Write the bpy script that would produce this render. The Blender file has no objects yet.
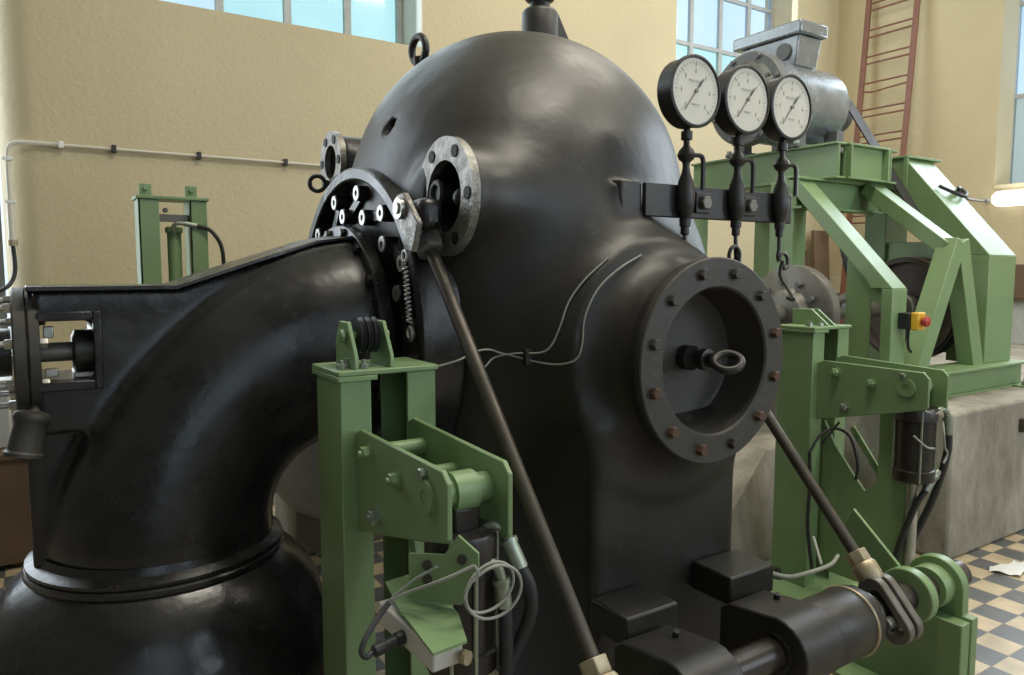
import bpy, bmesh, math, random
import numpy as np
from mathutils import Vector, Matrix
random.seed(4)
C = bpy.context.scene.collection
PI = math.pi
V = Vector

# ------------------------------------------------------------------ materials
def new_mat(name):
    m = bpy.data.materials.new(name); m.use_nodes = True
    nt = m.node_tree
    b = nt.nodes['Principled BSDF']
    return m, nt, b

def paint(name, c1, c2=None, scale=6, rough=(.35, .55), metal=0.0, bump=0.0, bscale=60, spec=.5, detail=6, c3=None, c3amt=.62, coat=0):
    m, nt, b = new_mat(name)
    N, L = nt.nodes, nt.links
    tc = N.new('ShaderNodeTexCoord')
    n = N.new('ShaderNodeTexNoise'); n.inputs['Scale'].default_value = scale; n.inputs['Detail'].default_value = detail
    n.inputs['Roughness'].default_value = .62
    L.new(tc.outputs['Object'], n.inputs['Vector'])
    cr = N.new('ShaderNodeValToRGB')
    cr.color_ramp.elements[0].position = .35; cr.color_ramp.elements[1].position = .68
    cr.color_ramp.elements[0].color = (*c1, 1); cr.color_ramp.elements[1].color = (*(c2 or c1), 1)
    L.new(n.outputs['Fac'], cr.inputs['Fac'])
    out = cr.outputs['Color']
    if c3:
        n3 = N.new('ShaderNodeTexNoise'); n3.inputs['Scale'].default_value = scale * 4.3; n3.inputs['Detail'].default_value = 8
        n3.inputs['Roughness'].default_value = .7
        L.new(tc.outputs['Object'], n3.inputs['Vector'])
        r3 = N.new('ShaderNodeValToRGB'); r3.color_ramp.elements[0].position = c3amt; r3.color_ramp.elements[1].position = c3amt + .07
        L.new(n3.outputs['Fac'], r3.inputs['Fac'])
        mx = N.new('ShaderNodeMix'); mx.data_type = 'RGBA'
        L.new(r3.outputs['Color'], mx.inputs['Factor']); L.new(out, mx.inputs['A']); mx.inputs['B'].default_value = (*c3, 1)
        out = mx.outputs['Result']
    L.new(out, b.inputs['Base Color'])
    mr = N.new('ShaderNodeMapRange'); mr.inputs['To Min'].default_value = rough[0]; mr.inputs['To Max'].default_value = rough[1]
    mr.inputs['From Min'].default_value = .3; mr.inputs['From Max'].default_value = .7
    L.new(n.outputs['Fac'], mr.inputs['Value']); L.new(mr.outputs['Result'], b.inputs['Roughness'])
    b.inputs['Metallic'].default_value = metal
    b.inputs['Specular IOR Level'].default_value = spec
    if coat:
        b.inputs['Coat Weight'].default_value = coat; b.inputs['Coat Roughness'].default_value = .25
    if bump:
        nb = N.new('ShaderNodeTexNoise'); nb.inputs['Scale'].default_value = bscale; nb.inputs['Detail'].default_value = 4
        L.new(tc.outputs['Object'], nb.inputs['Vector'])
        bp = N.new('ShaderNodeBump'); bp.inputs['Strength'].default_value = bump; bp.inputs['Distance'].default_value = .02
        L.new(nb.outputs['Fac'], bp.inputs['Height']); L.new(bp.outputs['Normal'], b.inputs['Normal'])
    return m

M = {}
M['black'] = paint('black_cast_paint', (.0155, .0140, .0115), (.0240, .0215, .0176), 3.5, (.38, .52), bump=.18, bscale=9, spec=.5, c3=(.042, .037, .030), c3amt=.61)
M['pipe'] = paint('black_pipe_paint', (.0085, .0085, .0085), (.020, .0195, .0185), 5, (.20, .38), bump=.15, bscale=12, spec=.55, c3=(.032, .028, .024), c3amt=.60)
M['flange'] = paint('grey_black_flange', (.034, .031, .025), (.046, .042, .034), 14, (.42, .6), bump=.1, bscale=50, c3=(.09, .085, .07), c3amt=.66)
M['worn'] = paint('worn_bare_iron', (.30, .29, .26), (.16, .15, .13), 28, (.32, .5), metal=.6, bump=.25, bscale=80, c3=(.05, .045, .04), c3amt=.60)
M['steel'] = paint('bright_steel', (.50, .49, .45), (.36, .35, .32), 20, (.28, .42), metal=.8)
M['rod'] = paint('oily_steel_rod', (.10, .088, .072), (.06, .053, .045), 9, (.32, .5), metal=.55, c3=(.20, .10, .055), c3amt=.66)
M['nut'] = paint('brassy_nut', (.42, .36, .24), (.30, .25, .16), 22, (.35, .5), metal=.5, c3=(.2, .12, .06), c3amt=.62)
M['rust'] = paint('rusty_bolt', (.12, .060, .034), (.06, .042, .03), 30, (.55, .75), metal=.2)
M['green'] = paint('green_machine_paint', (.176, .270, .120), (.200, .298, .140), 5, (.34, .46), spec=.5, bump=.03, bscale=160)
M['zinc'] = paint('zinc_bolt', (.36, .40, .32), (.26, .30, .24), 30, (.3, .45), metal=.7)
M['rubber'] = paint('black_rubber', (.014, .014, .015), (.022, .022, .023), 14, (.45, .6))
M['cyl'] = paint('dark_cylinder', (.016, .013, .011), (.03, .024, .02), 12, (.25, .4), c3=(.06, .035, .02), c3amt=.64)
M['cable'] = paint('grey_cable', (.30, .31, .26), (.25, .26, .22), 20, (.45, .6))
M['gaugecase'] = paint('gauge_case', (.018, .016, .014), (.03, .027, .023), 18, (.34, .5))
M['dial'] = paint('gauge_dial', (.66, .63, .53), (.72, .69, .59), 6, (.45, .55))
M['ink'] = paint('dial_ink', (.17, .165, .15), (.22, .21, .19), 30, (.5, .6))
M['inkfaint'] = paint('dial_faint_ink', (.46, .44, .37), (.52, .50, .43), 60, (.5, .6))
M['motor'] = paint('motor_grey', (.25, .275, .295), (.32, .345, .365), 8, (.20, .32), metal=.6, spec=.6, c3=(.19, .20, .2), c3amt=.64)
M['motord'] = paint('motor_dark_grey', (.095, .10, .095), (.13, .135, .125), 9, (.4, .55), metal=.2)
M['blue'] = paint('blue_paint', (.030, .062, .115), (.05, .085, .14), 8, (.4, .55))
M['greymetal'] = paint('grey_coupling', (.13, .12, .10), (.19, .18, .155), 9, (.36, .5), metal=.4)
M['brown'] = paint('brown_wheel', (.055, .040, .032), (.085, .062, .05), 4, (.45, .6))
M['belt'] = paint('belt_rubber', (.022, .020, .020), (.034, .031, .030), 8, (.6, .75))
M['wood'] = paint('brown_wood', (.10, .062, .034), (.15, .095, .055), 4, (.5, .7), bump=.1, bscale=20)
M['ladder'] = paint('ladder_red_brown', (.155, .060, .034), (.21, .085, .05), 9, (.45, .6))
M['conduit'] = paint('conduit_cream', (.60, .57, .46), (.54, .51, .42), 8, (.4, .5))
M['white'] = paint('white_paint', (.74, .75, .72), (.68, .68, .64), 8, (.4, .5))
M['boxwhite'] = paint('switch_box_white', (.55, .53, .47), (.48, .46, .40), 14, (.4, .5))
M['drum'] = paint('grey_drum', (.30, .29, .27), (.36, .35, .32), 6, (.4, .6))
M['yellow'] = paint('yellow_plastic', (.72, .42, .035), None, 6, (.35, .4))
M['red'] = paint('red_plastic', (.40, .045, .025), None, 6, (.35, .4))
M['void'] = paint('bore_shade_black', (.006, .006, .006), None, 6, (.6, .7))  # near-black for solid discs; the shade inside a hole is in the colour
M['frame'] = paint('window_frame_grey', (.42, .44, .43), (.36, .37, .36), 12, (.45, .6))

def mat_wall(name, c1, c2, cold=None):
    m, nt, b = new_mat(name); N, L = nt.nodes, nt.links
    tc = N.new('ShaderNodeTexCoord')
    n = N.new('ShaderNodeTexNoise'); n.inputs['Scale'].default_value = .8; n.inputs['Detail'].default_value = 5; n.inputs['Roughness'].default_value = .55
    L.new(tc.outputs['Object'], n.inputs['Vector'])
    cr = N.new('ShaderNodeValToRGB'); e = cr.color_ramp.elements
    e[0].position = .3; e[1].position = .7; e[0].color = (*c1, 1); e[1].color = (*c2, 1)
    L.new(n.outputs['Fac'], cr.inputs['Fac']); L.new(cr.outputs['Color'], b.inputs['Base Color'])
    b.inputs['Roughness'].default_value = .62
    b.inputs['Specular IOR Level'].default_value = .35
    n1 = N.new('ShaderNodeTexNoise'); n1.inputs['Scale'].default_value = 26; n1.inputs['Detail'].default_value = 5; n1.inputs['Distortion'].default_value = .6
    L.new(tc.outputs['Object'], n1.inputs['Vector'])
    bp = N.new('ShaderNodeBump'); bp.inputs['Strength'].default_value = .20; bp.inputs['Distance'].default_value = .03
    L.new(n1.outputs['Fac'], bp.inputs['Height']); L.new(bp.outputs['Normal'], b.inputs['Normal'])
    return m
M['wall'] = mat_wall('yellow_plaster', (.475, .405, .255), (.535, .455, .285))
M['reveal'] = mat_wall('pale_plaster_reveal', (.56, .49, .33), (.60, .53, .36))
M['wall_dim'] = mat_wall('bounce_cut_plaster', (.10, .09, .07), (.14, .125, .10))  # unseen left and rear walls, darkened to cut light bounced into the room
M['dado'] = mat_wall('grey_blue_dado', (.26, .28, .29), (.31, .33, .34))
M['ceil'] = mat_wall('ceiling_paint', (.55, .50, .40), (.6, .55, .44))

def mat_concrete():
    m, nt, b = new_mat('stained_concrete'); N, L = nt.nodes, nt.links
    tc = N.new('ShaderNodeTexCoord')
    mp = N.new('ShaderNodeMapping'); mp.inputs['Scale'].default_value = (1, 1, .45)
    L.new(tc.outputs['Object'], mp.inputs['Vector'])
    n = N.new('ShaderNodeTexNoise'); n.inputs['Scale'].default_value = 4.5; n.inputs['Detail'].default_value = 8; n.inputs['Roughness'].default_value = .65
    L.new(mp.outputs['Vector'], n.inputs['Vector'])
    cr = N.new('ShaderNodeValToRGB'); e = cr.color_ramp.elements
    e[0].position = .34; e[0].color = (.17, .15, .115, 1); e[1].position = .70; e[1].color = (.40, .37, .30, 1)
    k = e.new(.52); k.color = (.27, .245, .195, 1)
    L.new(n.outputs['Fac'], cr.inputs['Fac']); L.new(cr.outputs['Color'], b.inputs['Base Color'])
    b.inputs['Roughness'].default_value = .75
    bp = N.new('ShaderNodeBump'); bp.inputs['Strength'].default_value = .25; bp.inputs['Distance'].default_value = .02
    n2 = N.new('ShaderNodeTexNoise'); n2.inputs['Scale'].default_value = 30; n2.inputs['Detail'].default_value = 6
    L.new(tc.outputs['Object'], n2.inputs['Vector'])
    L.new(n2.outputs['Fac'], bp.inputs['Height']); L.new(bp.outputs['Normal'], b.inputs['Normal'])
    return m
M['concrete'] = mat_concrete()

TILE = .147; TX0 = 2.128; TY0 = -.983
def mat_tiles():
    m, nt, b = new_mat('checker_floor_tiles'); N, L = nt.nodes, nt.links
    tc = N.new('ShaderNodeTexCoord')
    mp = N.new('ShaderNodeMapping'); mp.inputs['Location'].default_value = (-TX0 / TILE + 40, -TY0 / TILE + 40, .5)
    mp.inputs['Scale'].default_value = (1 / TILE, 1 / TILE, 0)
    L.new(tc.outputs['Object'], mp.inputs['Vector'])
    ck = N.new('ShaderNodeTexChecker'); ck.inputs['Scale'].default_value = 1
    ck.inputs['Color1'].default_value = (.52, .42, .27, 1); ck.inputs['Color2'].default_value = (.115, .118, .118, 1)
    L.new(mp.outputs['Vector'], ck.inputs['Vector'])
    n = N.new('ShaderNodeTexNoise'); n.inputs['Scale'].default_value = 7; n.inputs['Detail'].default_value = 7
    L.new(tc.outputs['Object'], n.inputs['Vector'])
    mr = N.new('ShaderNodeMapRange'); mr.inputs['From Min'].default_value = .3; mr.inputs['From Max'].default_value = .7
    mr.inputs['To Min'].default_value = .72; mr.inputs['To Max'].default_value = 1.12
    L.new(n.outputs['Fac'], mr.inputs['Value'])
    mul = N.new('ShaderNodeVectorMath'); mul.operation = 'SCALE'
    L.new(ck.outputs['Color'], mul.inputs[0]); L.new(mr.outputs['Result'], mul.inputs['Scale'])
    # joints between the tiles
    br = N.new('ShaderNodeTexBrick'); br.offset = 0; br.inputs['Scale'].default_value = 1
    br.inputs['Brick Width'].default_value = 1; br.inputs['Row Height'].default_value = 1; br.inputs['Mortar Size'].default_value = .018
    br.inputs['Mortar Smooth'].default_value = .1
    L.new(mp.outputs['Vector'], br.inputs['Vector'])
    mx = N.new('ShaderNodeMix'); mx.data_type = 'RGBA'; mx.inputs['B'].default_value = (.16, .14, .11, 1)
    L.new(br.outputs['Fac'], mx.inputs['Factor']); L.new(mul.outputs[0], mx.inputs['A'])
    L.new(mx.outputs['Result'], b.inputs['Base Color'])
    b.inputs['Roughness'].default_value = .42
    bp = N.new('ShaderNodeBump'); bp.inputs['Strength'].default_value = .15; bp.inputs['Distance'].default_value = .004; bp.invert = True
    L.new(br.outputs['Fac'], bp.inputs['Height']); L.new(bp.outputs['Normal'], b.inputs['Normal'])
    return m
M['tiles'] = mat_tiles()

def mat_glass(name, tint, haze, hazec):
    m = bpy.data.materials.new(name); m.use_nodes = True
    nt = m.node_tree; N, L = nt.nodes, nt.links; N.clear()
    o = N.new('ShaderNodeOutputMaterial'); t = N.new('ShaderNodeBsdfTransparent'); t.inputs['Color'].default_value = (*tint, 1)
    tl = N.new('ShaderNodeBsdfTranslucent'); tl.inputs['Color'].default_value = (*hazec, 1)
    g = N.new('ShaderNodeBsdfGlossy'); g.inputs['Roughness'].default_value = .08
    a = N.new('ShaderNodeMixShader'); b = N.new('ShaderNodeMixShader')
    n = N.new('ShaderNodeTexNoise'); n.inputs['Scale'].default_value = 2.2; n.inputs['Detail'].default_value = 6
    tc = N.new('ShaderNodeTexCoord'); L.new(tc.outputs['Object'], n.inputs['Vector'])
    mr = N.new('ShaderNodeMapRange'); mr.inputs['From Min'].default_value = .35; mr.inputs['From Max'].default_value = .7
    mr.inputs['To Min'].default_value = haze * .4; mr.inputs['To Max'].default_value = haze * 1.3
    L.new(n.outputs['Fac'], mr.inputs['Value']); L.new(mr.outputs['Result'], a.inputs['Fac'])
    L.new(t.outputs[0], a.inputs[1]); L.new(tl.outputs[0], a.inputs[2])
    b.inputs['Fac'].default_value = .05
    L.new(a.outputs[0], b.inputs[1]); L.new(g.outputs[0], b.inputs[2]); L.new(b.outputs[0], o.inputs['Surface'])
    return m
M['pane_sky'] = mat_glass('window_glass_clear', (.86, .93, 1.0), .08, (.8, .9, .95))
M['pane_cyan'] = mat_glass('window_glass_greenish', (.80, .95, .93), .10, (.7, .85, .83))
M['pane_dull'] = mat_glass('window_glass_frosted', (.72, .74, .70), .3, (.75, .76, .72))

def mat_emit(name, col, s):
    m, nt, b = new_mat(name)
    b.inputs['Emission Color'].default_value = (*col, 1); b.inputs['Emission Strength'].default_value = s
    b.inputs['Base Color'].default_value = (.8, .8, .8, 1)
    return m
M['lamp'] = mat_emit('fluorescent_tube_glow', (1, .98, .93), 3.2)

# ------------------------------------------------------------------ mesh builder
def frame_of(axis):
    a = V(axis).normalized()
    t = V((0, 0, 1)) if abs(a.z) < .9 else V((1, 0, 0))
    u = a.cross(t).normalized(); w = a.cross(u).normalized()
    return a, u, w

class MB:
    def __init__(s): s.v = []; s.f = []
    def add(s, vs, fs):
        o = len(s.v); s.v += [V(p) for p in vs]; s.f += [[i + o for i in f] for f in fs]; return s
    def box(s, x0, x1, y0, y1, z0, z1):
        return s.add([(x0,y0,z0),(x1,y0,z0),(x1,y1,z0),(x0,y1,z0),(x0,y0,z1),(x1,y0,z1),(x1,y1,z1),(x0,y1,z1)],
                     [(0,3,2,1),(4,5,6,7),(0,1,5,4),(1,2,6,5),(2,3,7,6),(3,0,4,7)])
    def bar(s, p0, p1, w, h, up=(0, 0, 1)):
        """rectangular bar from p0 to p1; w across, h along 'up'"""
        p0, p1 = V(p0), V(p1); a = (p1 - p0).normalized(); side = a.cross(V(up)).normalized(); u = side.cross(a).normalized()
        vs = []
        for p in (p0, p1):
            for i, j in ((-1,-1),(1,-1),(1,1),(-1,1)): vs.append(p + side * (i * w / 2) + u * (j * h / 2))
        return s.add(vs, [(0,1,2,3),(7,6,5,4),(0,4,5,1),(1,5,6,2),(2,6,7,3),(3,7,4,0)])
    def lathe(s, prof, o, axis, n=48, cap0=True, cap1=True, closed=False):
        a, u, w = frame_of(axis); o = V(o); vs = []; fs = []
        for r, t in prof:
            for k in range(n):
                th = 2 * PI * k / n
                vs.append(o + a * t + u * (r * math.cos(th)) + w * (r * math.sin(th)))
        m = len(prof)
        for i in range(m if closed else m - 1):
            for k in range(n):
                k2 = (k + 1) % n; i2 = (i + 1) % m
                fs.append((i * n + k, i * n + k2, i2 * n + k2, i2 * n + k))
        if not closed:
            if cap0: fs.append(tuple(range(n)))
            if cap1: fs.append(tuple((m - 1) * n + k for k in range(n)))
        return s.add(vs, fs)
    def cyl(s, p0, p1, r0, r1=None, n=24):
        p0, p1 = V(p0), V(p1)
        return s.lathe([(r0, 0), (r0 if r1 is None else r1, (p1 - p0).length)], p0, p1 - p0, n)
    def ring(s, o, axis, ri, ro, t0, t1, n=48):
        return s.lathe([(ri, t0), (ro, t0), (ro, t1), (ri, t1)], o, axis, n, closed=True)
    def torus(s, c, axis, R, r, n=32, k=10):
        return s.lathe([(R + r * math.cos(2*PI*i/k), r * math.sin(2*PI*i/k)) for i in range(k)], c, axis, n, closed=True)
    def sphere(s, c, r, n=20, axis=(0, 0, 1)):
        pr = [(max(1e-4, r * math.sin(PI * i / 12)), -r * math.cos(PI * i / 12)) for i in range(13)]
        return s.lathe(pr, c, axis, n)
    def tube(s, pts, r, n=10, sub=4):
        P = [V(p) for p in pts]
        if sub > 1 and len(P) > 2:
            Q = []
            E = [P[0] * 2 - P[1]] + P + [P[-1] * 2 - P[-2]]
            for i in range(1, len(E) - 2):
                p0, p1, p2, p3 = E[i-1], E[i], E[i+1], E[i+2]
                for k in range(sub):
                    t = k / sub
                    Q.append(.5 * ((2*p1) + (p2-p0)*t + (2*p0-5*p1+4*p2-p3)*t*t + (3*p1-p0-3*p2+p3)*t**3))
            Q.append(P[-1]); P = Q
        vs = []; fs = []; prev = None
        for i, p in enumerate(P):
            d = (P[min(i+1, len(P)-1)] - P[max(i-1, 0)]).normalized()
            if prev is None: _, u, w = frame_of(d)
            else:
                u = (prev - d * prev.dot(d)).normalized(); w = d.cross(u)
            prev = u
            for k in range(n):
                th = 2*PI*k/n; vs.append(p + u * (r*math.cos(th)) + w * (r*math.sin(th)))
        for i in range(len(P)-1):
            for k in range(n):
                k2 = (k+1) % n; fs.append((i*n+k, i*n+k2, (i+1)*n+k2, (i+1)*n+k))
        fs.append(tuple(range(n))); fs.append(tuple((len(P)-1)*n+k for k in range(n)))
        return s.add(vs, fs)
    def prism(s, poly, ax, a0, a1):
        n = len(poly)
        def P(p, q, a): return {'x': (a, p, q), 'y': (p, a, q), 'z': (p, q, a)}[ax]
        vs = [P(p, q, a0) for p, q in poly] + [P(p, q, a1) for p, q in poly]
        fs = [tuple(range(n)), tuple(range(n, 2*n))] + [(i, (i+1) % n, n + (i+1) % n, n + i) for i in range(n)]
        return s.add(vs, fs)
    def hexa(s, p, axis, r, h, n=6):
        p = V(p); return s.lathe([(r, 0), (r, h * .85), (r * .86, h)], p, axis, n)
    def build(s, name, mat, parent=None, bevel=0, angle=38, off=None, segs=2):
        o = off if off is not None else (OFF.get(parent.name, V((0, 0, 0))) if parent else V((0, 0, 0)))
        me = bpy.data.meshes.new(name)
        bm = bmesh.new()
        vs = [bm.verts.new(p - o) for p in s.v]
        for f in s.f:
            try: bm.faces.new([vs[i] for i in f])
            except ValueError: pass
        bmesh.ops.recalc_face_normals(bm, faces=bm.faces[:])
        ca = math.radians(angle)
        for f in bm.faces: f.smooth = True
        for e in bm.edges:
            if len(e.link_faces) == 2: e.smooth = e.calc_face_angle(0) < ca
        bm.to_mesh(me); bm.free()
        me.materials.append(mat)
        ob = bpy.data.objects.new(name, me); C.objects.link(ob)
        if parent: ob.parent = parent
        OFF[ob.name] = o
        if bevel:
            b = ob.modifiers.new('edge', 'BEVEL'); b.width = bevel; b.segments = segs; b.limit_method = 'ANGLE'; b.angle_limit = math.radians(40)
        return ob
OFF = {}
def thing(name, loc, label, cat, group=None, origin=False):
    o = bpy.data.objects.new(name, None); C.objects.link(o); o.location = loc
    o.empty_display_size = .1
    o['label'] = label; o['category'] = cat
    if group: o['group'] = group
    OFF[o.name] = V((0, 0, 0)) if origin else V(loc)
    return o
def tag(o, label, cat, group=None):
    o['label'] = label; o['category'] = cat
    if group: o['group'] = group
    return o
def struct(mb, name, mat, **k):
    o = mb.build(name, mat, **k); o['kind'] = 'structure'; return o
def dup(root, loc, label, parent=None):
    r = root.copy(); C.objects.link(r)
    if parent is None:
        r.location = loc; r['label'] = label
    else: r.parent = parent
    for ch in list(root.children): dup(ch, None, None, r)
    OFF[r.name] = OFF.get(root.name, V((0,0,0)))
    return r

# ------------------------------------------------------------------ signed distance bodies meshed with surface nets
def smin(a, b, k):
    h = np.clip(.5 + .5 * (b - a) / k, 0, 1); return b * (1 - h) + a * h - k * h * (1 - h)
def smax(a, b, k): return -smin(-a, -b, k)
def s_sphere(P, c, r): return np.sqrt((P[0]-c[0])**2 + (P[1]-c[1])**2 + (P[2]-c[2])**2) - r
def s_box(P, b, rd=.02):
    q = [np.abs(P[i] - (b[2*i]+b[2*i+1])/2) - (b[2*i+1]-b[2*i])/2 + rd for i in range(3)]
    o = np.sqrt(sum(np.maximum(x, 0)**2 for x in q)); return o + np.minimum(np.maximum(q[0], np.maximum(q[1], q[2])), 0) - rd
def s_cyl(P, ax, c, r, a0, a1, rd=.03):
    i = 'xyz'.index(ax); j, k = [x for x in range(3) if x != i]
    d1 = np.sqrt((P[j]-c[0])**2 + (P[k]-c[1])**2) - r + rd
    d2 = np.abs(P[i] - (a0+a1)/2) - abs(a1-a0)/2 + rd
    return np.minimum(np.maximum(d1, d2), 0) + np.sqrt(np.maximum(d1, 0)**2 + np.maximum(d2, 0)**2) - rd
def s_cone(P, ax, c, a0, r0, a1, r1):
    i = 'xyz'.index(ax); j, k = [x for x in range(3) if x != i]
    t = np.clip((P[i]-a0)/(a1-a0), 0, 1); r = r0 + (r1-r0)*t
    d1 = (np.sqrt((P[j]-c[0])**2 + (P[k]-c[1])**2) - r) * abs(a1-a0) / math.hypot(a1-a0, r1-r0)
    d2 = np.abs(P[i] - (a0+a1)/2) - abs(a1-a0)/2
    return np.maximum(d1, d2)
def nets(fn, lo, hi, h):
    ax = [np.arange(lo[i], hi[i] + h, h) for i in range(3)]
    G = np.meshgrid(*ax, indexing='ij')
    F = fn(G).astype(np.float32); del G
    nx, ny, nz = F.shape; ins = F < 0
    cs = [(a, b, c) for a in (0, 1) for b in (0, 1) for c in (0, 1)]
    def sl(A, o): return A[o[0]:o[0]+nx-1, o[1]:o[1]+ny-1, o[2]:o[2]+nz-1]
    cnt = sum(sl(ins, o).astype(np.int8) for o in cs)
    act = (cnt > 0) & (cnt < 8)
    I = np.argwhere(act); idx = -np.ones(act.shape, np.int64); idx[act] = np.arange(len(I))
    acc = np.zeros((len(I), 3)); num = np.zeros(len(I))
    for o in cs:
        for d in range(3):
            if o[d]: continue
            o2 = list(o); o2[d] = 1
            f0 = F[I[:,0]+o[0], I[:,1]+o[1], I[:,2]+o[2]]; f1 = F[I[:,0]+o2[0], I[:,1]+o2[1], I[:,2]+o2[2]]
            c = (f0 < 0) != (f1 < 0); t = np.where(c, f0 / np.where(c, f0 - f1, 1), 0)
            p = np.array(o, float)[None, :].repeat(len(I), 0); p[:, d] += t
            acc += p * c[:, None]; num += c
    verts = (I + acc / num[:, None]) * h + np.array([a[0] for a in ax])
    quads = []
    for d in range(3):
        e, g = [(1, 2), (2, 0), (0, 1)][d]
        s0 = [slice(None)] * 3; s1 = [slice(None)] * 3; s0[d] = slice(0, -1); s1[d] = slice(1, None)
        a = ins[tuple(s0)]; b = ins[tuple(s1)]
        K = np.argwhere(a != b)
        ok = (K[:, e] > 0) & (K[:, g] > 0) & (K[:, e] < F.shape[e]-1) & (K[:, g] < F.shape[g]-1)
        K = K[ok]; flip = a[K[:,0], K[:,1], K[:,2]]
        def at(de, dg):
            Q = K.copy(); Q[:, e] -= de; Q[:, g] -= dg; return idx[Q[:,0], Q[:,1], Q[:,2]]
        q = np.stack([at(1,1), at(0,1), at(0,0), at(1,0)], 1)
        q[~flip] = q[~flip][:, ::-1]
        quads.append(q)
    return verts, np.concatenate(quads)
def sdf_mesh(name, fn, lo, hi, h, mat, parent, smooth=2):
    v, q = nets(fn, lo, hi, h)
    # a little relaxation for a cast look
    for _ in range(smooth):
        s = np.zeros_like(v); n = np.zeros(len(v))
        for i in range(4):
            a, b = q[:, i], q[:, (i+1) % 4]
            np.add.at(s, a, v[b]); np.add.at(n, a, 1)
        v = v * .5 + .5 * s / np.maximum(n, 1)[:, None]
    o = np.array(OFF[parent.name])
    me = bpy.data.meshes.new(name); me.from_pydata((v - o).tolist(), [], q.tolist()); me.update()
    me.polygons.foreach_set('use_smooth', [True] * len(me.polygons))
    me.materials.append(mat)
    ob = bpy.data.objects.new(name, me); C.objects.link(ob); ob.parent = parent; OFF[ob.name] = V(o)
    return ob

# ================================================================== THE ROOM
W = 3.23; XR = 7.149; ZC = 6.6; YB = -6.5; XL = -5.2
b = MB().box(XL, XR + .6, YB - .3, W + .6, -.12, 0); struct(b, 'floor', M['tiles'])
b = MB().box(XL - .3, XR + .6, YB - .3, W + .6, ZC, ZC + .15); struct(b, 'ceiling', M['ceil'])
# back wall, pierced by two high windows; its left end turns in a soft round edge towards a tall window niche
O1 = (-.95, 1.163); O2 = (4.228, 6.30); ZS = 3.53; ZT = 6.1
rr = .22
arc = [(-1.93 + rr - rr * math.cos(t), W + rr - rr * math.sin(t)) for t in [i * PI / 24 for i in range(13)]]
b = MB()
b.prism(arc + [(-1.0, W), (-1.0, W + .5), (-1.93, W + .5)], 'z', 0, ZC)
b.box(-1.0, XR + .3, W, W + .5, 0, ZS); b.box(-1.0, XR + .3, W, W + .5, ZT, ZC)
b.box(-1.0, O1[0], W, W + .5, ZS, ZT); b.box(O1[1], O2[0], W, W + .5, ZS, ZT); b.box(O2[1], XR + .3, W, W + .5, ZS, ZT)
struct(b, 'wall_back', M['wall'])
b = MB().box(XL, -1.9, W + .3, W + .5, 0, 1.0).box(XL, -1.9, W + .3, W + .5, 5.6, ZC).box(XL, -4.3, W + .3, W + .5, 1.0, 5.6)
struct(b, 'wall_niche', M['wall'])
# right wall with one window
b = MB()
RY0, RY1, RZ0, RZ1 = -.8, 1.27, 2.51, 6.1
b.box(XR, XR + .4, RY1, W, 0, ZC); b.box(XR, XR + .4, YB, RY0, 0, ZC); b.box(XR, XR + .4, RY0, RY1, 0, RZ0); b.box(XR, XR + .4, RY0, RY1, RZ1, ZC)
struct(b, 'wall_right', M['wall'])
b = MB().prism([(XR + .001, RY1), (XR + .30, RY1), (XR + .30, RY1 - .03)], 'z', RZ0, RZ1); struct(b, 'trim_1', M['reveal'])
b = MB().box(XR - .012, XR + .001, YB, W, 0, 1.30); struct(b, 'trim_2', M['dado'])
b = MB().box(XR - .05, XR + .001, YB, W, 1.30, 1.52); struct(b, 'trim_3', M['reveal'])
# left and rear walls with tall windows
def holed(name, ax, a, t, p0, p1, holes, z0, z1):
    b = MB()
    def bx(u0, u1, za, zb):
        if ax == 'x': b.box(a, a + t, u0, u1, za, zb)
        else: b.box(u0, u1, a, a + t, za, zb)
    c = p0
    for h0, h1 in holes:
        bx(c, h0, 0, ZC); bx(h0, h1, 0, z0); bx(h0, h1, z1, ZC); c = h1
    bx(c, p1, 0, ZC)
    struct(b, name, M['wall_dim'])
holed('wall_left', 'x', XL - .3, .3, YB, W + .5, [], 1.2, 5.2)
holed('wall_front', 'y', YB - .3, .3, XL, XR, [(-4.0, -1.6), (-.2, 2.2), (3.6, 6.0)], 1.3, 5.4)

def window(n, ax, a, u0, u1, z0, z1, us, zs, panes, gap=.03):
    """frame in the plane ax=a, glazing bars at us and zs; panes(i, j) gives the glass of a light"""
    f = MB()
    def bx(mb, p0, p1, q0, q1, d0, d1):
        if ax == 'y': mb.box(p0, p1, a + d0, a + d1, q0, q1)
        else: mb.box(a + d0, a + d1, p0, p1, q0, q1)
    w = .045
    bx(f, u0, u0 + w, z0, z1, -.03, .03); bx(f, u1 - w, u1, z0, z1, -.03, .03)
    bx(f, u0 + w, u1 - w, z0, z0 + w, -.03, .03); bx(f, u0 + w, u1 - w, z1 - w, z1, -.03, .03)
    for u in us: bx(f, u - gap, u + gap, z0 + w, z1 - w, -.022, .022)
    e = [u0 + w] + list(us) + [u1 - w]
    for z in zs:
        for i in range(len(e) - 1):
            bx(f, e[i] + (gap if i else 0), e[i+1] - (gap if i < len(e) - 2 else 0), z - .022, z + .022, -.02, .02)
    fr = struct(f, 'window_%d' % n, M['frame'])
    ez = [z0 + w] + list(zs) + [z1 - w]
    for i in range(len(e) - 1):
        for j in range(len(ez) - 1):
            g = MB(); bx(g, e[i], e[i+1], ez[j], ez[j+1], -.004, .004); g.build('pane', panes(i, j), fr)
    return fr
G = [M['pane_cyan'], M['pane_sky'], M['pane_dull']]
window(1, 'y', 3.62, -1.0, 1.145, 3.5, 6.1, (-.43, .11, .632), (4.18, 4.85, 5.5), lambda i, j: G[1] if (i in (0,) or j > 1) else G[0])
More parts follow.
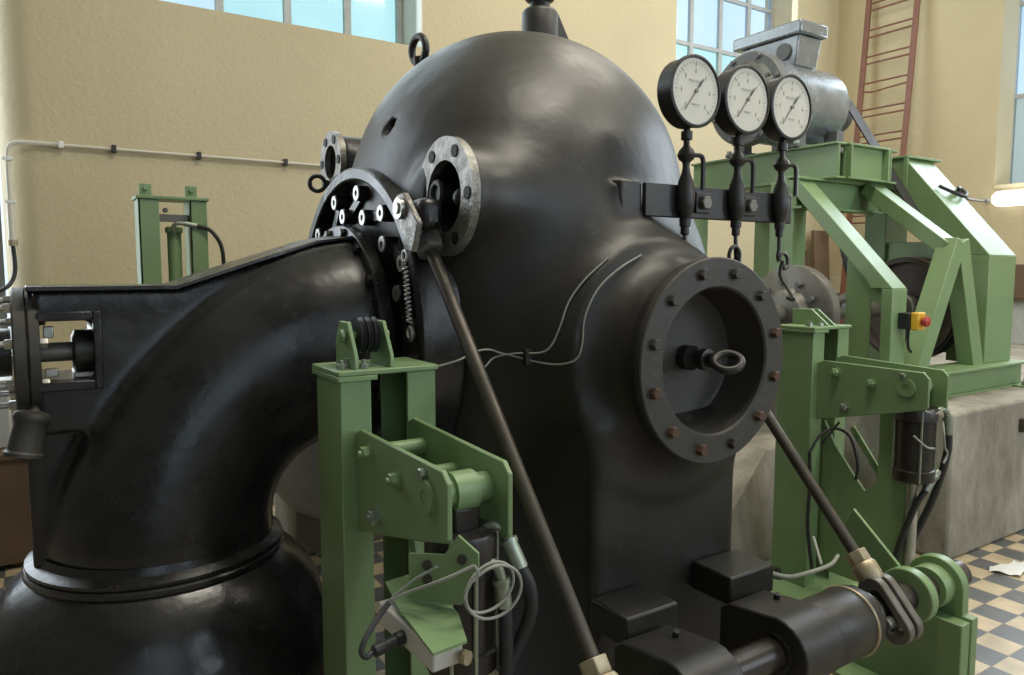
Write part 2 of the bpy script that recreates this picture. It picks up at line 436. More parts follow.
window(2, 'y', 3.62, 4.20, 6.31, 3.5, 6.1, (4.85, 5.345, 5.85), (4.24, 4.87, 5.5), lambda i, j: G[0] if j == 0 else G[1], gap=.028)
window(3, 'x', XR + .31, -.8, 1.285, 2.51, 6.1, (.55, -.1), (3.51, 4.5, 5.3), lambda i, j: G[2] if j == 0 else G[1])
b = MB().box(XR - .02, XR + .31, RY0, RY1 - .01, 2.49, 2.53); struct(b, 'trim_4', M['reveal'])
window(4, 'y', W + .40, -4.3, -1.95, 1.0, 5.6, (-3.5, -2.7), (2.1, 3.2, 4.4), lambda i, j: G[1])
for k, (u0, u1) in enumerate([(-4.0, -1.6), (-.2, 2.2), (3.6, 6.0)]):
    window(5 + k, 'y', YB - .15, u0, u1, 1.3, 5.4, (u0 + .8, u0 + 1.6), (2.3, 3.3, 4.3), lambda i, j: G[1])
struct(MB().box(O1[1] - .012, O1[1] + .004, W - .002, 3.6, ZS, ZT), 'trim_5', M['white'])  # white strip puts the daylight on this jamb into its colour
struct(MB().box(O2[1] - .012, O2[1] + .004, W - .002, 3.6, ZS, ZT), 'trim_6', M['reveal'])

# ================================================================== THE TURBINE
T = thing('turbine', (0, 0, 0), 'huge black cast iron turbine with a domed top and a bolted round cover', 'turbine')
def f_casing(P):
    d = s_sphere(P, (.02, 0, 1.885), .715)
    d = smin(d, s_sphere(P, (-.21, -.35, 1.78), .43), .28)
    dr = s_cyl(P, 'x', (0, 1.345), .64, -.55, .60, .07)
    d = smin(d, dr, .22)
    co = smin(s_cone(P, 'y', (0.01, 1.315), -.48, .62, -.92, .38), s_cyl(P, 'y', (.01, 1.315), .60, -.53, -.1, .05), .12)
    co = smin(co, s_cyl(P, 'y', (.036, 1.308), .305, -1.09, -.4, .01), .18)
    co = smax(co, -s_cyl(P, 'y', (.042, 1.308), .255, -1.3, -.94, .01), .01)
    d = smin(d, co, .20)
    foot = s_box(P, (-.325, .345, -.985, .55, -.0, 1.10), .025)
    d = smin(d, foot, .15)
    # raised seats for the port flanges and the gauge rail
    d = smin(d, s_cone(P, 'x', (-.63, 1.835), -.645, .170, -.10, .06), .12)
    d = smin(d, s_cyl(P, 'x', (.56, 2.09), .122, -.598, -.2, .015), .05)
    d = smin(d, s_box(P, (-.13, .0, -.845, -.4, 1.775, 1.90), .015), .03)
    # blind hole high on the dome
    d = smax(d, -s_cyl(P, 'x', (-.148, 2.134), .030, -.9, -.56, .004), .006)
    d = smax(d, -s_cyl(P, 'x', (-.63, 1.835), .112, -.9, -.44, .01), .01)
    d = smax(d, -s_cyl(P, 'x', (.56, 2.09), .073, -.9, -.44, .01), .01)
    return d
casing = sdf_mesh('casing', f_casing, (-.82, -1.16, -.05), (.82, .86, 2.72), .0155, M['black'], T)

# big round cover on the camera side
fc = (0.042, 0, 1.308)
def YP(t): return (fc[0], t, fc[2])
cov = MB().lathe([(.27, .034), (.330, .034), (.334, .038), (.334, .060), (.330, .064), (.243, .064), (.237, .058), (.230, -.06), (.222, -.085), (.20, -.092), (.001, -.078)], YP(-1.083), (0, -1, 0), 72, cap0=False, cap1=False)
cov = cov.build('cover', M['flange'], T)
MB().ring(YP(-1.083), (0, -1, 0), .295, .326, .0, .031, 72).build('cover_seat', M['black'], T)
for k in range(12):
    a = math.radians(14 + 30 * k); p = (fc[0] + .288 * math.sin(a), -1.147, fc[2] + .288 * math.cos(a))
    MB().hexa(p, (0, -1, 0), .0185, .02).build('bolt', M['rust'] if k in (2, 3, 4, 6, 7, 8) else M['flange'], cov)
eb = MB().lathe([(.042, -.02), (.042, .03), (.030, .045), (.024, .06), (.024, .135)], YP(-1.01), (0, -1, 0), 24).lathe([(.026, 0), (.036, .004), (.036, .03), (.026, .034)], YP(-1.08), (0, -1, 0), 24)
eb.torus((fc[0] + .004, -1.185, fc[2] + .002), (-.4, -.36, .84), .042, .0135, 32, 10)
eb.build('lifting_eye', M['black'], cov)

# two port flanges on the flank
def port(c, R, ri, n, bore):
    p = MB().ring(c, (-1, 0, 0), ri, R, -.0, .028, 48).build('port_flange', M['worn'], T)
    for k in range(n):
        a = 2 * PI * (k + .5) / n
        q = (c[0] - .0255, c[1] + (R + ri) / 2 * 1.02 * math.sin(a), c[2] + (R + ri) / 2 * 1.02 * math.cos(a))
        MB().cyl(q, (q[0] - .006, q[1], q[2]), .020, n=16).build('bolt_hole_shade', M['void'], p)
    return p
p1 = port((-.645, -.63, 1.835), .190, .115, 6, 0)
kn = MB().cyl((-.44, -.575, 1.85), (-.665, -.575, 1.85), .034).torus((-.665, -.575, 1.85), (1, 0, 0), .034, .012).cyl((-.44, -.685, 1.83), (-.63, -.685, 1.83), .036, .028).sphere((-.635, -.685, 1.83), .03)
kn.bar((-.60, -.575, 1.85), (-.60, -.70, 1.825), .03, .03)
kn.build('port_knob', M['rubber'], p1)
p2 = port((-.598, .56, 2.09), .138, .075, 6, 0)
eye = MB().torus((-.675, .60, 1.995), (.3, 1, .1), .034, .010, 24, 8).cyl((-.60, .60, 2.0), (-.65, .60, 2.0), .014).build('eyelet', M['black'], p2)
# lifting ring and vent on the dome
r_ = MB().torus((-.30, .30, 2.575), (1, .12, .05), .056, .017, 32, 12).cyl((-.285, .30, 2.47), (-.30, .30, 2.545), .030)
r_.build('lifting_ring', M['black'], T)
vt = MB().lathe([(.100, -.06), (.086, -.02), (.082, .0), (.080, .105), (.070, .12), (.048, .128), (.044, .15), (.064, .165), (.066, .19), (.04, .215), (.001, .22)], (.145, 0, 2.62), (0, 0, 1), 32, cap1=False)
vt = vt.build('vent_valve', M['black'], T)
vv = MB()
vv.prism([(.205, 2.735), (.225, 2.735), (.345, 2.53), (.205, 2.53)], 'y', -.028, .028).build('vent_rib', M['black'], vt)
# small fittings on the casing: a clip and two bosses
MB().box(-.405, -.375, -.66, -.60, 1.25, 1.31)

# guide vane ring with its levers on the near end of the shaft
gc = (0, 1.35)
def GP(x, r, a): return (x, r * math.sin(a), gc[1] + r * math.cos(a))
ring = MB().lathe([(.50, 0), (.635, 0), (.64, .006), (.64, .145), (.634, .15), (.60, .15), (.594, .145), (.594, .06), (.50, .058)], (-.605, 0, gc[1]), (-1, 0, 0), 96, cap0=False, cap1=False).ring((-.52, 0, gc[1]), (-1, 0, 0), .44, .625, 0, .09, 80).build('guide_vane_ring', M['pipe'], T)
MB().ring((-.605, 0, gc[1]), (-1, 0, 0), .30, .592, .03, .064, 80).build('ring_face', M['worn'], ring)
for k in range(14):
    a = math.radians(-60 + 360 / 14 * k)
    if math.cos(a) < -.2: continue
    pa = GP(-.675, .545, a); pb = GP(-.675, .465, a + .30)
    l = MB()
    for p in (pa, pb): l.cyl((p[0] + .02, p[1], p[2]), (p[0] - .075, p[1], p[2]), .030, n=20)
    l.bar((pa[0] - .04, pa[1], pa[2]), (pb[0] - .04, pb[1], pb[2]), .034, .034, up=(1, 0, 0))
    l = l.build('vane_lever', M['pipe'], ring)
    for p in (pa, pb): MB().ring((p[0] - .075, p[1], p[2]), (-1, 0, 0), .012, .028, 0, .006, 20).build('lever_pin', M['steel'], l)
for k in range(14):
    a = math.radians(-47 + 360 / 14 * k)
    if math.cos(a) < -.2: continue
    q = GP(-.665, .53, a)
    MB().bar(GP(-.69, .50, a), GP(-.69, .43, a), .05, .03, up=(1, 0, 0)).build('vane_stem', M['worn'], ring)
# crank head where the regulating rod takes hold
cr = MB().prism([(-.525, 1.80), (-.545, 1.84), (-.60, 1.845), (-.70, 1.745), (-.66, 1.655), (-.615, 1.665)], 'x', -.80, -.78).build('crank_plate', M['worn'], ring, bevel=.004)
MB().cyl((-.78, -.585, 1.795), (-.815, -.585, 1.795), .034).cyl((-.815, -.585, 1.795), (-.822, -.585, 1.795), .018).build('crank_pin', M['steel'], cr)
ck = MB().box(-.78, -.70, -.69, -.585, 1.725, 1.825).build('crank_block', M['pipe'], ring, bevel=.025)
# gauge rail carried on its seat
rl = MB().box(-.02, .77, -.868, -.848, 1.785, 1.90).build('gauge_rail', M['black'], T, bevel=.004)
MB().add([(-.20, -.62, 1.745), (-.02, -.62, 1.745), (-.02, -.62, 1.925), (-.20, -.62, 1.925), (-.115, -.852, 1.772), (-.02, -.852, 1.772), (-.02, -.852, 1.905), (-.115, -.852, 1.905)], [(0,3,2,1),(4,5,6,7),(0,1,5,4),(1,2,6,5),(2,3,7,6),(3,0,4,7)]).build('rail_seat', M['black'], T, bevel=.008)
for x in (.225, .475):
    MB().box(x - .008, x + .066, -.878, -.868, 1.805, 1.878).build('square_washer', M['black'], rl, bevel=.003)
    MB().hexa((x + .03, -.878, 1.842), (0, -1, 0), .026, .02).build('bolt', M['greymetal'], rl)
# lugs on the foot
for x0, x1, zt in ((-.345, -.13, .555), (.115, .34, .575)):
    MB().box(x0, x1, -1.165, -.99, zt - .10, zt).build('foot_lug', M['black'], T, bevel=.008)

# ------------------------------------------------------------------ bearing brackets and regulating shaft
SY, SZ = -1.385, .43
def bracket(x0, x1, label, barrel):
    t = thing('bearing_bracket', (x0, -1.166, 0), label, 'bracket', 'bearing brackets below the cover')
    a = MB()
    prof = [(-1.168, .30), (-1.168, .49), (-1.20, .515), (-1.30, .53)]
    for i in range(13):
        th = math.radians(65 - i * 20); prof.append((SY - .005 + .112 * -math.sin(math.radians(-20 + i * 17)), SZ + .112 * math.cos(math.radians(-20 + i * 17))))
    prof += [(-1.35, .315)]
    a.prism(prof, 'x', x0, x1)
    a = a.build('arm', M['black'], t, bevel=.006)
    MB().cyl((x0 + .14, -1.28, .525), (x0 + .14, -1.285, .545), .010, n=12).build('oil_hole_shade', M['void'], t)
    if barrel:
        bb = MB().lathe([(.06, 0), (.108, 0), (.112, .01), (.112, barrel - .02), (.104, barrel), (.055, barrel)], (x1 - .02, SY, SZ), (1, 0, 0), 40).build('bearing_barrel', M['black'], t)
        MB().torus((x1 + barrel * .72, SY, SZ), (1, 0, 0), .112, .006, 40, 8).build('groove_band', M['nut'], bb)
    MB().cyl((x0 - .012, SY, SZ), (x0 + .004, SY, SZ), .066, n=32).build('end_cap', M['pipe'], t)
    return t
bracket(.06, .25, 'black bearing bracket whose arm ends in a long horizontal barrel beside the clevis', .26)
bracket(-.40, -.20, 'black bearing bracket lower left of the barrel, only its sloping top in view', 0)
sh = thing('regulating_shaft', (.4, SY, SZ), 'dark horizontal regulating shaft running from the black barrel to the green bearing stand', 'shaft')
MB().cyl((-.80, SY, SZ), (.30, SY, SZ), .05).build('shaft', M['cyl'], sh); MB().cyl((.30, SY, SZ), (1.16, SY, SZ), .052).build('shaft_end', M['rod'], sh)
lv = MB().prism([(SY + .085 * math.cos(t), SZ + .085 * math.sin(t)) for t in [PI * 2 * i / 28 for i in range(28)]], 'x', .590, .650).build('lever', M['black'], sh, bevel=.004)
lv = MB().prism([(SY + .085 * math.cos(t), SZ + .085 * math.sin(t)) for t in [PI * 2 * i / 28 for i in range(28)]], 'x', .495, .53).build('collar', M['pipe'], sh, bevel=.004)

# ------------------------------------------------------------------ regulating rods
def along(p, q, t): p, q = V(p), V(q); return p + (q - p) * t
def rod(p, q, label, clev, group):
    t = thing('regulating_rod', p, label, 'rod', group)
    p, q = V(p), V(q); d = (q - p).normalized()
    MB().cyl(p, q, .0215, n=20).build('rod', M['rod'], t)
    MB().hexa(q - d * .005, d, .040, .045).build('lock_nut', M['nut'], t, bevel=.003)
    nk = MB().lathe([(.040, 0), (.046, .01), (.046, .05), (.038, .07)], q + d * .038, d, 24).build('clevis_neck', M['nut'], t)
    return t, d
U0, U1 = (.62, -.70, 1.245), (.62, -1.29, .595)
r2, d2 = rod(U0, U1, 'short black regulating rod slanting from behind the round cover to a slotted clevis', 1, 'regulating rods')
# slotted clevis: an elongated eye on each side of the lever
def clevis(p, d, x, t, L=.21, w=.045):
    side = V((1, 0, 0)); n = d.cross(side).normalized()
    for s in (-.026, .026):
        out = []; inn = []
        m = 12
        for i in range(m + 1):
            a = PI * i / m; out.append((math.cos(a) * w, L - w + math.sin(a) * w)); inn.append((math.cos(a) * w * .48, L - w + math.sin(a) * w * .48))
        for i in range(m + 1):
            a = PI + PI * i / m; out.append((math.cos(a) * w, w + math.sin(a) * w)); inn.append((math.cos(a) * w * .48, w * 1.4 + math.sin(a) * w * .48))
        vs = []; k = len(out)
        for off in (-.017, .017):
            for P in (out, inn):
                for u, v in P: vs.append(V(p) + n * u + d * v + side * (s + off))
        fs = []
        for i in range(k):
            j = (i + 1) % k
            fs += [(i, j, k + j, k + i), (2*k + i, 3*k + i, 3*k + j, 2*k + j), (i, 2*k + i, 2*k + j, j), (k + i, k + j, 3*k + j, 3*k + i)]
        MB().add(vs, fs).build('clevis_plate', M['greymetal'], t, bevel=.005)
    e = V(p) + d * (L - w * 1.5)
    MB().cyl(e - side * .075, e + side * .075, .020).build('clevis_pin', M['steel'], t)
clevis(V(U1) + d2 * .085, d2, .70, r2, .235, .052)
L0, L1 = (-.715, -.62, 1.665), (-.70, -1.435, .655)
r1, d1 = rod(L0, L1, 'long dark regulating rod slanting down in front of the black casing', 0, 'regulating rods')
MB().hexa(V(L0) - d1 * .045, d1, .050, .055).build('upper_nut', M['greymetal'], r1, bevel=.004)
MB().lathe([(.062, -.10), (.062, -.05), (.045, -.03)], V(L0) - d1 * .01, d1, 8).build('upper_socket', M['worn'], r1)
clevis(V(L1) + d1 * .08, d1, -.70, r1)
# coil spring beside the rod
pts = []
a0, a1 = V((-.79, -.585, 1.62)), V((-.79, -.615, 1.43))
ax, u, w = frame_of(a1 - a0)
for i in range(14 * 8 + 1):
    t = i / (14 * 8); pts.append(a0.lerp(a1, t) + u * (.0085 * math.cos(2*PI*14*t)) + w * (.0085 * math.sin(2*PI*14*t)))
s_ = MB().tube(pts, 0.003, 6, 1); s_.torus(a0 + V((0, 0, .026)), (1, 0, 0), .017, .005, 20, 6); s_.torus(a1 - V((0, 0, .03)), (1, 0, 0), .018, .005, 20, 6)
s_ = s_.build('coil_spring', M['steel']); tag(s_, 'thin steel coil spring hanging beside the top of the long rod', 'spring')

# ------------------------------------------------------------------ draft tube elbow
D = thing('draft_tube', (-1.46, 0, 0), 'glossy black pipe elbow curving from the turbine flank down to the conical base', 'pipe')
XB, ZB, RB = -.84, .735, .61
def f_elbow(P):
    u = P[0] - XB; w = P[2] - ZB
    th = np.arctan2(np.maximum(w, 0), np.maximum(-u, 1e-6)); s2 = np.sin(2 * th)
    r = .385; rq = .362 + .023 * np.clip(th / (PI / 2), 0, 1) - .035 * s2
    d = np.sqrt((np.sqrt(u*u + w*w) - RB + .035 * s2)**2 + P[1]**2) - rq
    hx = np.maximum(np.sqrt((P[2] - ZB - RB)**2 + P[1]**2) - r, XB - P[0])
    hz = np.maximum(np.sqrt((P[0] - XB + RB)**2 + P[1]**2) - r - .008, P[2] - ZB)
    d = np.where((u <= 0) & (w >= 0), d, 1e3)
    d = np.minimum(d, np.where(u > 0, np.sqrt((w - RB)**2 + P[1]**2) - r, 1e3))
    d = np.minimum(d, np.where((w < 0), np.sqrt((u + RB)**2 + P[1]**2) - .362, 1e3))
    h = np.minimum(s_box(P, (-1.80, -.80, -.15, .15, 1.10, 1.80), .012), s_box(P, (-1.835, -1.45, -.09, .09, .60, 1.50), .012))
    top = P[2] - np.where(P[0] > -1.40, np.minimum(1.535 + (P[0] + 1.40) * .34, 1.72), 1.535)
    top = smax(top, P[2] - 1.70, .03) * .94
    h = smax(h, top, .012)
    d = smin(d, h, .035)
    d = smax(d, -s_box(P, (-1.785, -1.645, -.5, .5, 1.265, 1.445), .015), .012)
    d = np.maximum(d, np.maximum(P[0] + .775, .66 - P[2]))
    return d
elb = sdf_mesh('elbow', f_elbow, (-1.92, -.47, .62), (-.74, .47, 1.80), .0125, M['pipe'], D)
cp = MB()
prof = [(-1.815, 1.537), (-1.40, 1.537), (-1.15, 1.622), (-.93, 1.694), (-.80, 1.712)]
cp.prism(prof + [(x, z + .014) for x, z in prof[::-1]], 'y', -.165, .165).build('rib_cap', M['pipe'], D, bevel=.003)
# raised rim round the bearing window
MB().box(-1.645, -1.622, -.172, -.145, 1.235, 1.475).box(-1.79, -1.645, -.172, -.145, 1.447, 1.475).box(-1.79, -1.645, -.172, -.145, 1.235, 1.263).build('window_rim', M['pipe'], D, bevel=.004)
uf = MB().ring((-.775, 0, 1.345), (1, 0, 0), .30, .425, -.03, .02, 64).build('upper_flange', M['pipe'], D, bevel=.004)
for k in range(16):
    a = 2 * PI * (k + .5) / 16
    q = (-.805, .402 * math.sin(a), 1.345 + .402 * math.cos(a))
    MB().hexa(q, (-1, 0, 0), .017, .016).build('bolt', M['pipe'], uf)
MB().lathe([(.35, .0), (.398, .0), (.402, .006), (.402, .016), (.39, .022), (.37, .03), (.362, .055)], (-1.46, 0, .648), (0, 0, 1), 72, cap0=False, cap1=False).build('lower_flange', M['pipe'], D)
cone = MB().lathe([(.36, .648), (.404, .648), (.409, .642), (.409, .628), (.404, .622), (.45, .585), (.515, .50), (.555, .38), (.585, .22), (.60, .06), (.64, .05), (.64, 0)], (-1.46, 0, 0), (0, 0, 1), 80, cap0=True)
cone.f = cone.f
cn = cone.build('draft_cone', M['pipe']); tag(cn, 'black flared conical base under the pipe elbow at bottom left', 'base')
# bearing seen through the window of the elbow
be = thing('shaft_bearing', (-1.715, 0, 1.265), 'dark shaft bearing inside the rectangular window of the pipe elbow', 'bearing')
MB().lathe([(.05, 0), (.068, .008), (.068, .065), (.05, .072)], (-1.70, -.06, 1.345), (1, 0, 0), 28).build('housing', M['cyl'], be)
MB().box(-1.70, -1.64, -.12, .02, 1.267, 1.283).build('foot', M['steel'], be, bevel=.003)
MB().cyl((-1.79, -.06, 1.345), (-1.70, -.06, 1.345), .030).build('shaft_stub', M['greymetal'], be)
MB().box(-1.775, -1.748, -.13, -.10, 1.395, 1.43).build('gauge_block', M['steel'], be, bevel=.003)
MB().box(-1.775, -1.74, -.13, -.10, 1.275, 1.30).build('drain_block', M['steel'], be, bevel=.003)
cf = thing('shaft_coupling', (-1.84, 0, 1.345), 'grey-black double disc coupling at the left end of the elbow', 'coupling')
MB().lathe([(.06, 0), (.198, 0), (.202, .005), (.202, .028), (.198, .031), (.06, .031)], (-1.815, 0, 1.345), (1, 0, 0), 56).build('flange', M['flange'], cf)
MB().lathe([(.06, 0), (.198, 0), (.202, .005), (.202, .033), (.198, .036), (.06, .036)], (-1.853, 0, 1.345), (1, 0, 0), 56).build('flange', M['flange'], cf)
for k in range(8):
    a = 2 * PI * (k + .3) / 8; q = V((-1.777, .165 * math.sin(a), 1.345 + .165 * math.cos(a)))
    MB().hexa(q - V((.007, 0, 0)), (1, 0, 0), .016, .02).hexa(q - V((.076, 0, 0)), (-1, 0, 0), .016, .02).cyl(q + V((.005, 0, 0)), q - V((.13, 0, 0)), .009, n=12).build('bolt', M['steel'], cf)
MB().cyl((-2.6, 0, 1.345), (-1.86, 0, 1.345), .075).build('shaft', M['pipe'], cf)
# oil pot hanging under the coupling
po = thing('oil_pot', (-1.86, -.16, 1.05), 'small dull metal oil pot tilted beside the elbow under the coupling', 'pot')
ax_ = V((-.25, -.12, -1)).normalized(); o_ = V((-1.815, -.18, 1.165))
MB().lathe([(.030, -.02), (.047, -.012), (.05, 0), (.046, .012), (.042, .02), (.046, .10), (.052, .106), (.052, .116), (.0465, .12)], o_, ax_, 28).build('pot', M['flange'], po)
MB().cyl(o_ + V((.0, 0, .0)), (-1.80, -.09, 1.19), .016).build('spout', M['greymetal'], po)

# grey drum behind the elbow
dm = thing('drum', (-.35, 1.4, 0), 'smooth grey drum glimpsed between the pipe elbow and the front green stand', 'drum')
MB().lathe([(.001, -.001), (.20, 0), (.30, .04), (.36, .12), (.38, .25), (.38, .9), (.36, .92)], (-.52, .95, .60), (.42, .9, 0), 56, cap0=False).build('shell', M['drum'], dm)
MB().box(-.62, .15, 1.25, 1.70, 0, .40).build('saddle', M['concrete'], dm, bevel=.01)

# ------------------------------------------------------------------ pressure gauges
gx = [(.153, 2.213, 'left'), (.420, 2.217, 'mid'), (.673, 2.219, 'right')]
glabels = ['black pressure gauge nearest the dome, its pipe running straight down to the cover',
           'black pressure gauge second from the dome, its pipe ending in a loop above the cover',
           'black pressure gauge farthest from the dome, its looped pipe in front of the green post']
for gi, (x, z, _) in enumerate(gx):
    g = thing('pressure_gauge', (x, -.878, 1.79), glabels[gi], 'gauge', 'round pressure gauges on the black rail')
    fy = -.925; R = .118
    MB().lathe([(.04, 0), (.108, 0), (R, .01), (R, .068), (R + .005, .07), (R + .005, .079), (R, .082), (R - .005, .082), (R - .007, .074), (.02, .072)], (x, fy + .078, z), (0, -1, 0), 64).build('case', M['gaugecase'], g)
    dl = MB().lathe([(.001, 0), (R - .007, 0), (R - .007, .002), (.001, .0022)], (x, fy + .004, z), (0, -1, 0), 56, cap0=False, cap1=False).build('dial', M['dial'], g)
    mk = MB()
    yq = fy + .0005
    for k in range(0, 31):
        a = math.radians(-135 + 9 * k); r0 = .084 if k % 5 == 0 else .092
        if k % 5 and k % 5 != 0 and False: continue
        p0 = V((x + r0 * math.sin(a), yq, z + r0 * math.cos(a))); p1 = V((x + .099 * math.sin(a), yq, z + .099 * math.cos(a)))
        mk.bar(p0, p1, .0016 if k % 5 else .003, .0012, up=(0, 1, 0))
    for k in range(0, 7):
        a = math.radians(-135 + 45 * k); c_ = V((x + .068 * math.sin(a), yq, z + .068 * math.cos(a)))
        mk.bar(c_ - V((0, 0, .007)), c_ + V((0, 0, .007)), .004, .0012, up=(0, 1, 0))
    mk.box(x - .032, x + .024, yq - .0006, yq + .0006, z + .032, z + .038)
    mk.box(x - .018, x + .020, yq - .0006, yq + .0006, z - .046, z - .041)
    mk.build('dial_marks', M['inkfaint'], dl)
    nd = MB(); dn = V((.62, 0, .78)).normalized()
    c_ = V((x, yq - .003, z)); nd.bar(c_ - dn * .085, c_ + dn * .045, .003, .002, up=(0, 1, 0)); nd.bar(c_ + dn * .02, c_ + dn * .055, .006, .002, up=(0, 1, 0)); nd.cyl(c_ + V((0, .002, 0)), c_ - V((0, .003, 0)), .007, n=20)
    nd.build('needle', M['ink'], g)
    sy = -.886
    st = MB().lathe([(.013, 2.10 - z), (.013, .0)], (x, sy, z), (0, 0, 1), 16)
    st = MB().lathe([(.012, -.112), (.012, -.128), (.020, -.130), (.020, -.158), (.011, -.160), (.011, -.178), (.014, -.182), (.026, -.195), (.032, -.212), (.026, -.226), (.014, -.236), (.012, -.25), (.016, -.275), (.026, -.30), (.032, -.33), (.034, -.365), (.030, -.40), (.020, -.425), (.016, -.43), (.020, -.432), (.020, -.458), (.015, -.46), (.015, -.485), (.010, -.49)], (x, sy, z), (0, 0, 1), 20)
    st.build('stem', M['gaugecase'], g)
    hd = MB().tube([(x + .01, sy - .02, z - .212), (x + .05, sy - .02, z - .212), (x + .062, sy - .02, z - .225), (x + .064, sy - .02, z - .25), (x + .064, sy - .02, z - .33)], .0085, 8, 3)
    hd.build('cock_handle', M['gaugecase'], g)
    pz = z - .488
    if gi == 0: pts = [(x, sy, pz), (x, sy - .005, pz - .05), (x, sy - .02, pz - .12), (x + .002, -.96, pz - .165)]
    elif gi == 1:
        pts = [(x, sy, pz), (x, sy - .002, pz - .04)]
        for i in range(13):
            a = 2 * PI * i / 12; pts.append((x - .024 + .024 * math.cos(a), sy - .004 - .0015 * i, pz - .075 - .034 * math.sin(a)))
        pts += [(x - .01, sy - .03, pz - .12), (x - .03, -.98, pz - .15)]
    else:
        pts = [(x, sy, pz), (x + .001, sy, pz - .05), (x - .004, sy, pz - .075)]
        for i in range(13):
            a = PI + 2 * PI * i / 12 * -1; pts.append((x + .018 + .022 * math.cos(a), sy - .004 - .0015 * i, pz - .095 + .030 * math.sin(a)))
        pts += [(x - .012, sy - .02, pz - .15), (x - .02, -.94, pz - .19), (x - .08, -1.02, pz - .24), (x - .345 - .0, -1.07, pz - .30)][:3] + [(x - .075, -.99, pz - .235), (x - .35 + .01, -1.03, pz - .30)][:1]
    MB().tube(pts, .0075, 8, 3).build('siphon_pipe', M['gaugecase'], g)

# ------------------------------------------------------------------ wires clipped along the casing
from mathutils.bvhtree import BVHTree
me_ = casing.data
bvh = BVHTree.FromPolygons([v.co for v in me_.vertices], [p.vertices[:] for p in me_.polygons])
def onskin(x, z, lift=.010):
    h = bvh.ray_cast(V((x, -3, z)), V((0, 1, 0)))
    return h[0] + V((0, -lift, 0)) if h[0] else V((x, -.6, z))
def wire(pts, r, label, extra=()):
    P = [onskin(x, z) if len(t) == 2 else V(t) for t in pts for x, z in [(t[0], t[-1])]]
    o = MB().tube(list(extra) + P, r, 7, 4).build('signal_wire', M['cable']); tag(o, label, 'wire', 'wires across the casing')
wire([(-.80, -.80, 1.31), (-.71, -.79, 1.325), (-.64, -.77, 1.345), (-.57, -.74, 1.345), (-.52, 1.33), (-.48, 1.318), (-.44, 1.305), (-.40, 1.30), (-.37, 1.32), (-.352, 1.37), (-.34, 1.45), (-.29, 1.54), (-.21, 1.605), (-.12, 1.65)], .0032, 'thin pale wire sweeping along the black casing, the lower of two')
wire([(-.60, -.70, 1.25), (-.57, -.72, 1.29), (-.53, 1.315), (-.48, 1.33), (-.43, 1.335), (-.41, 1.36), (-.39, 1.42), (-.36, 1.50), (-.31, 1.57), (-.23, 1.64)], .0032, 'thin dark-shaded wire along the black casing, the upper of two')
h_ = onskin(-.455, 1.318, 0)
cl = MB().box(h_.x - .012, h_.x + .012, h_.y - .016, h_.y + .006, h_.z - .028, h_.z + .028).build('wire_clip', M['black'], bevel=.004); tag(cl, 'small black clip holding the two wires to the casing', 'clip')

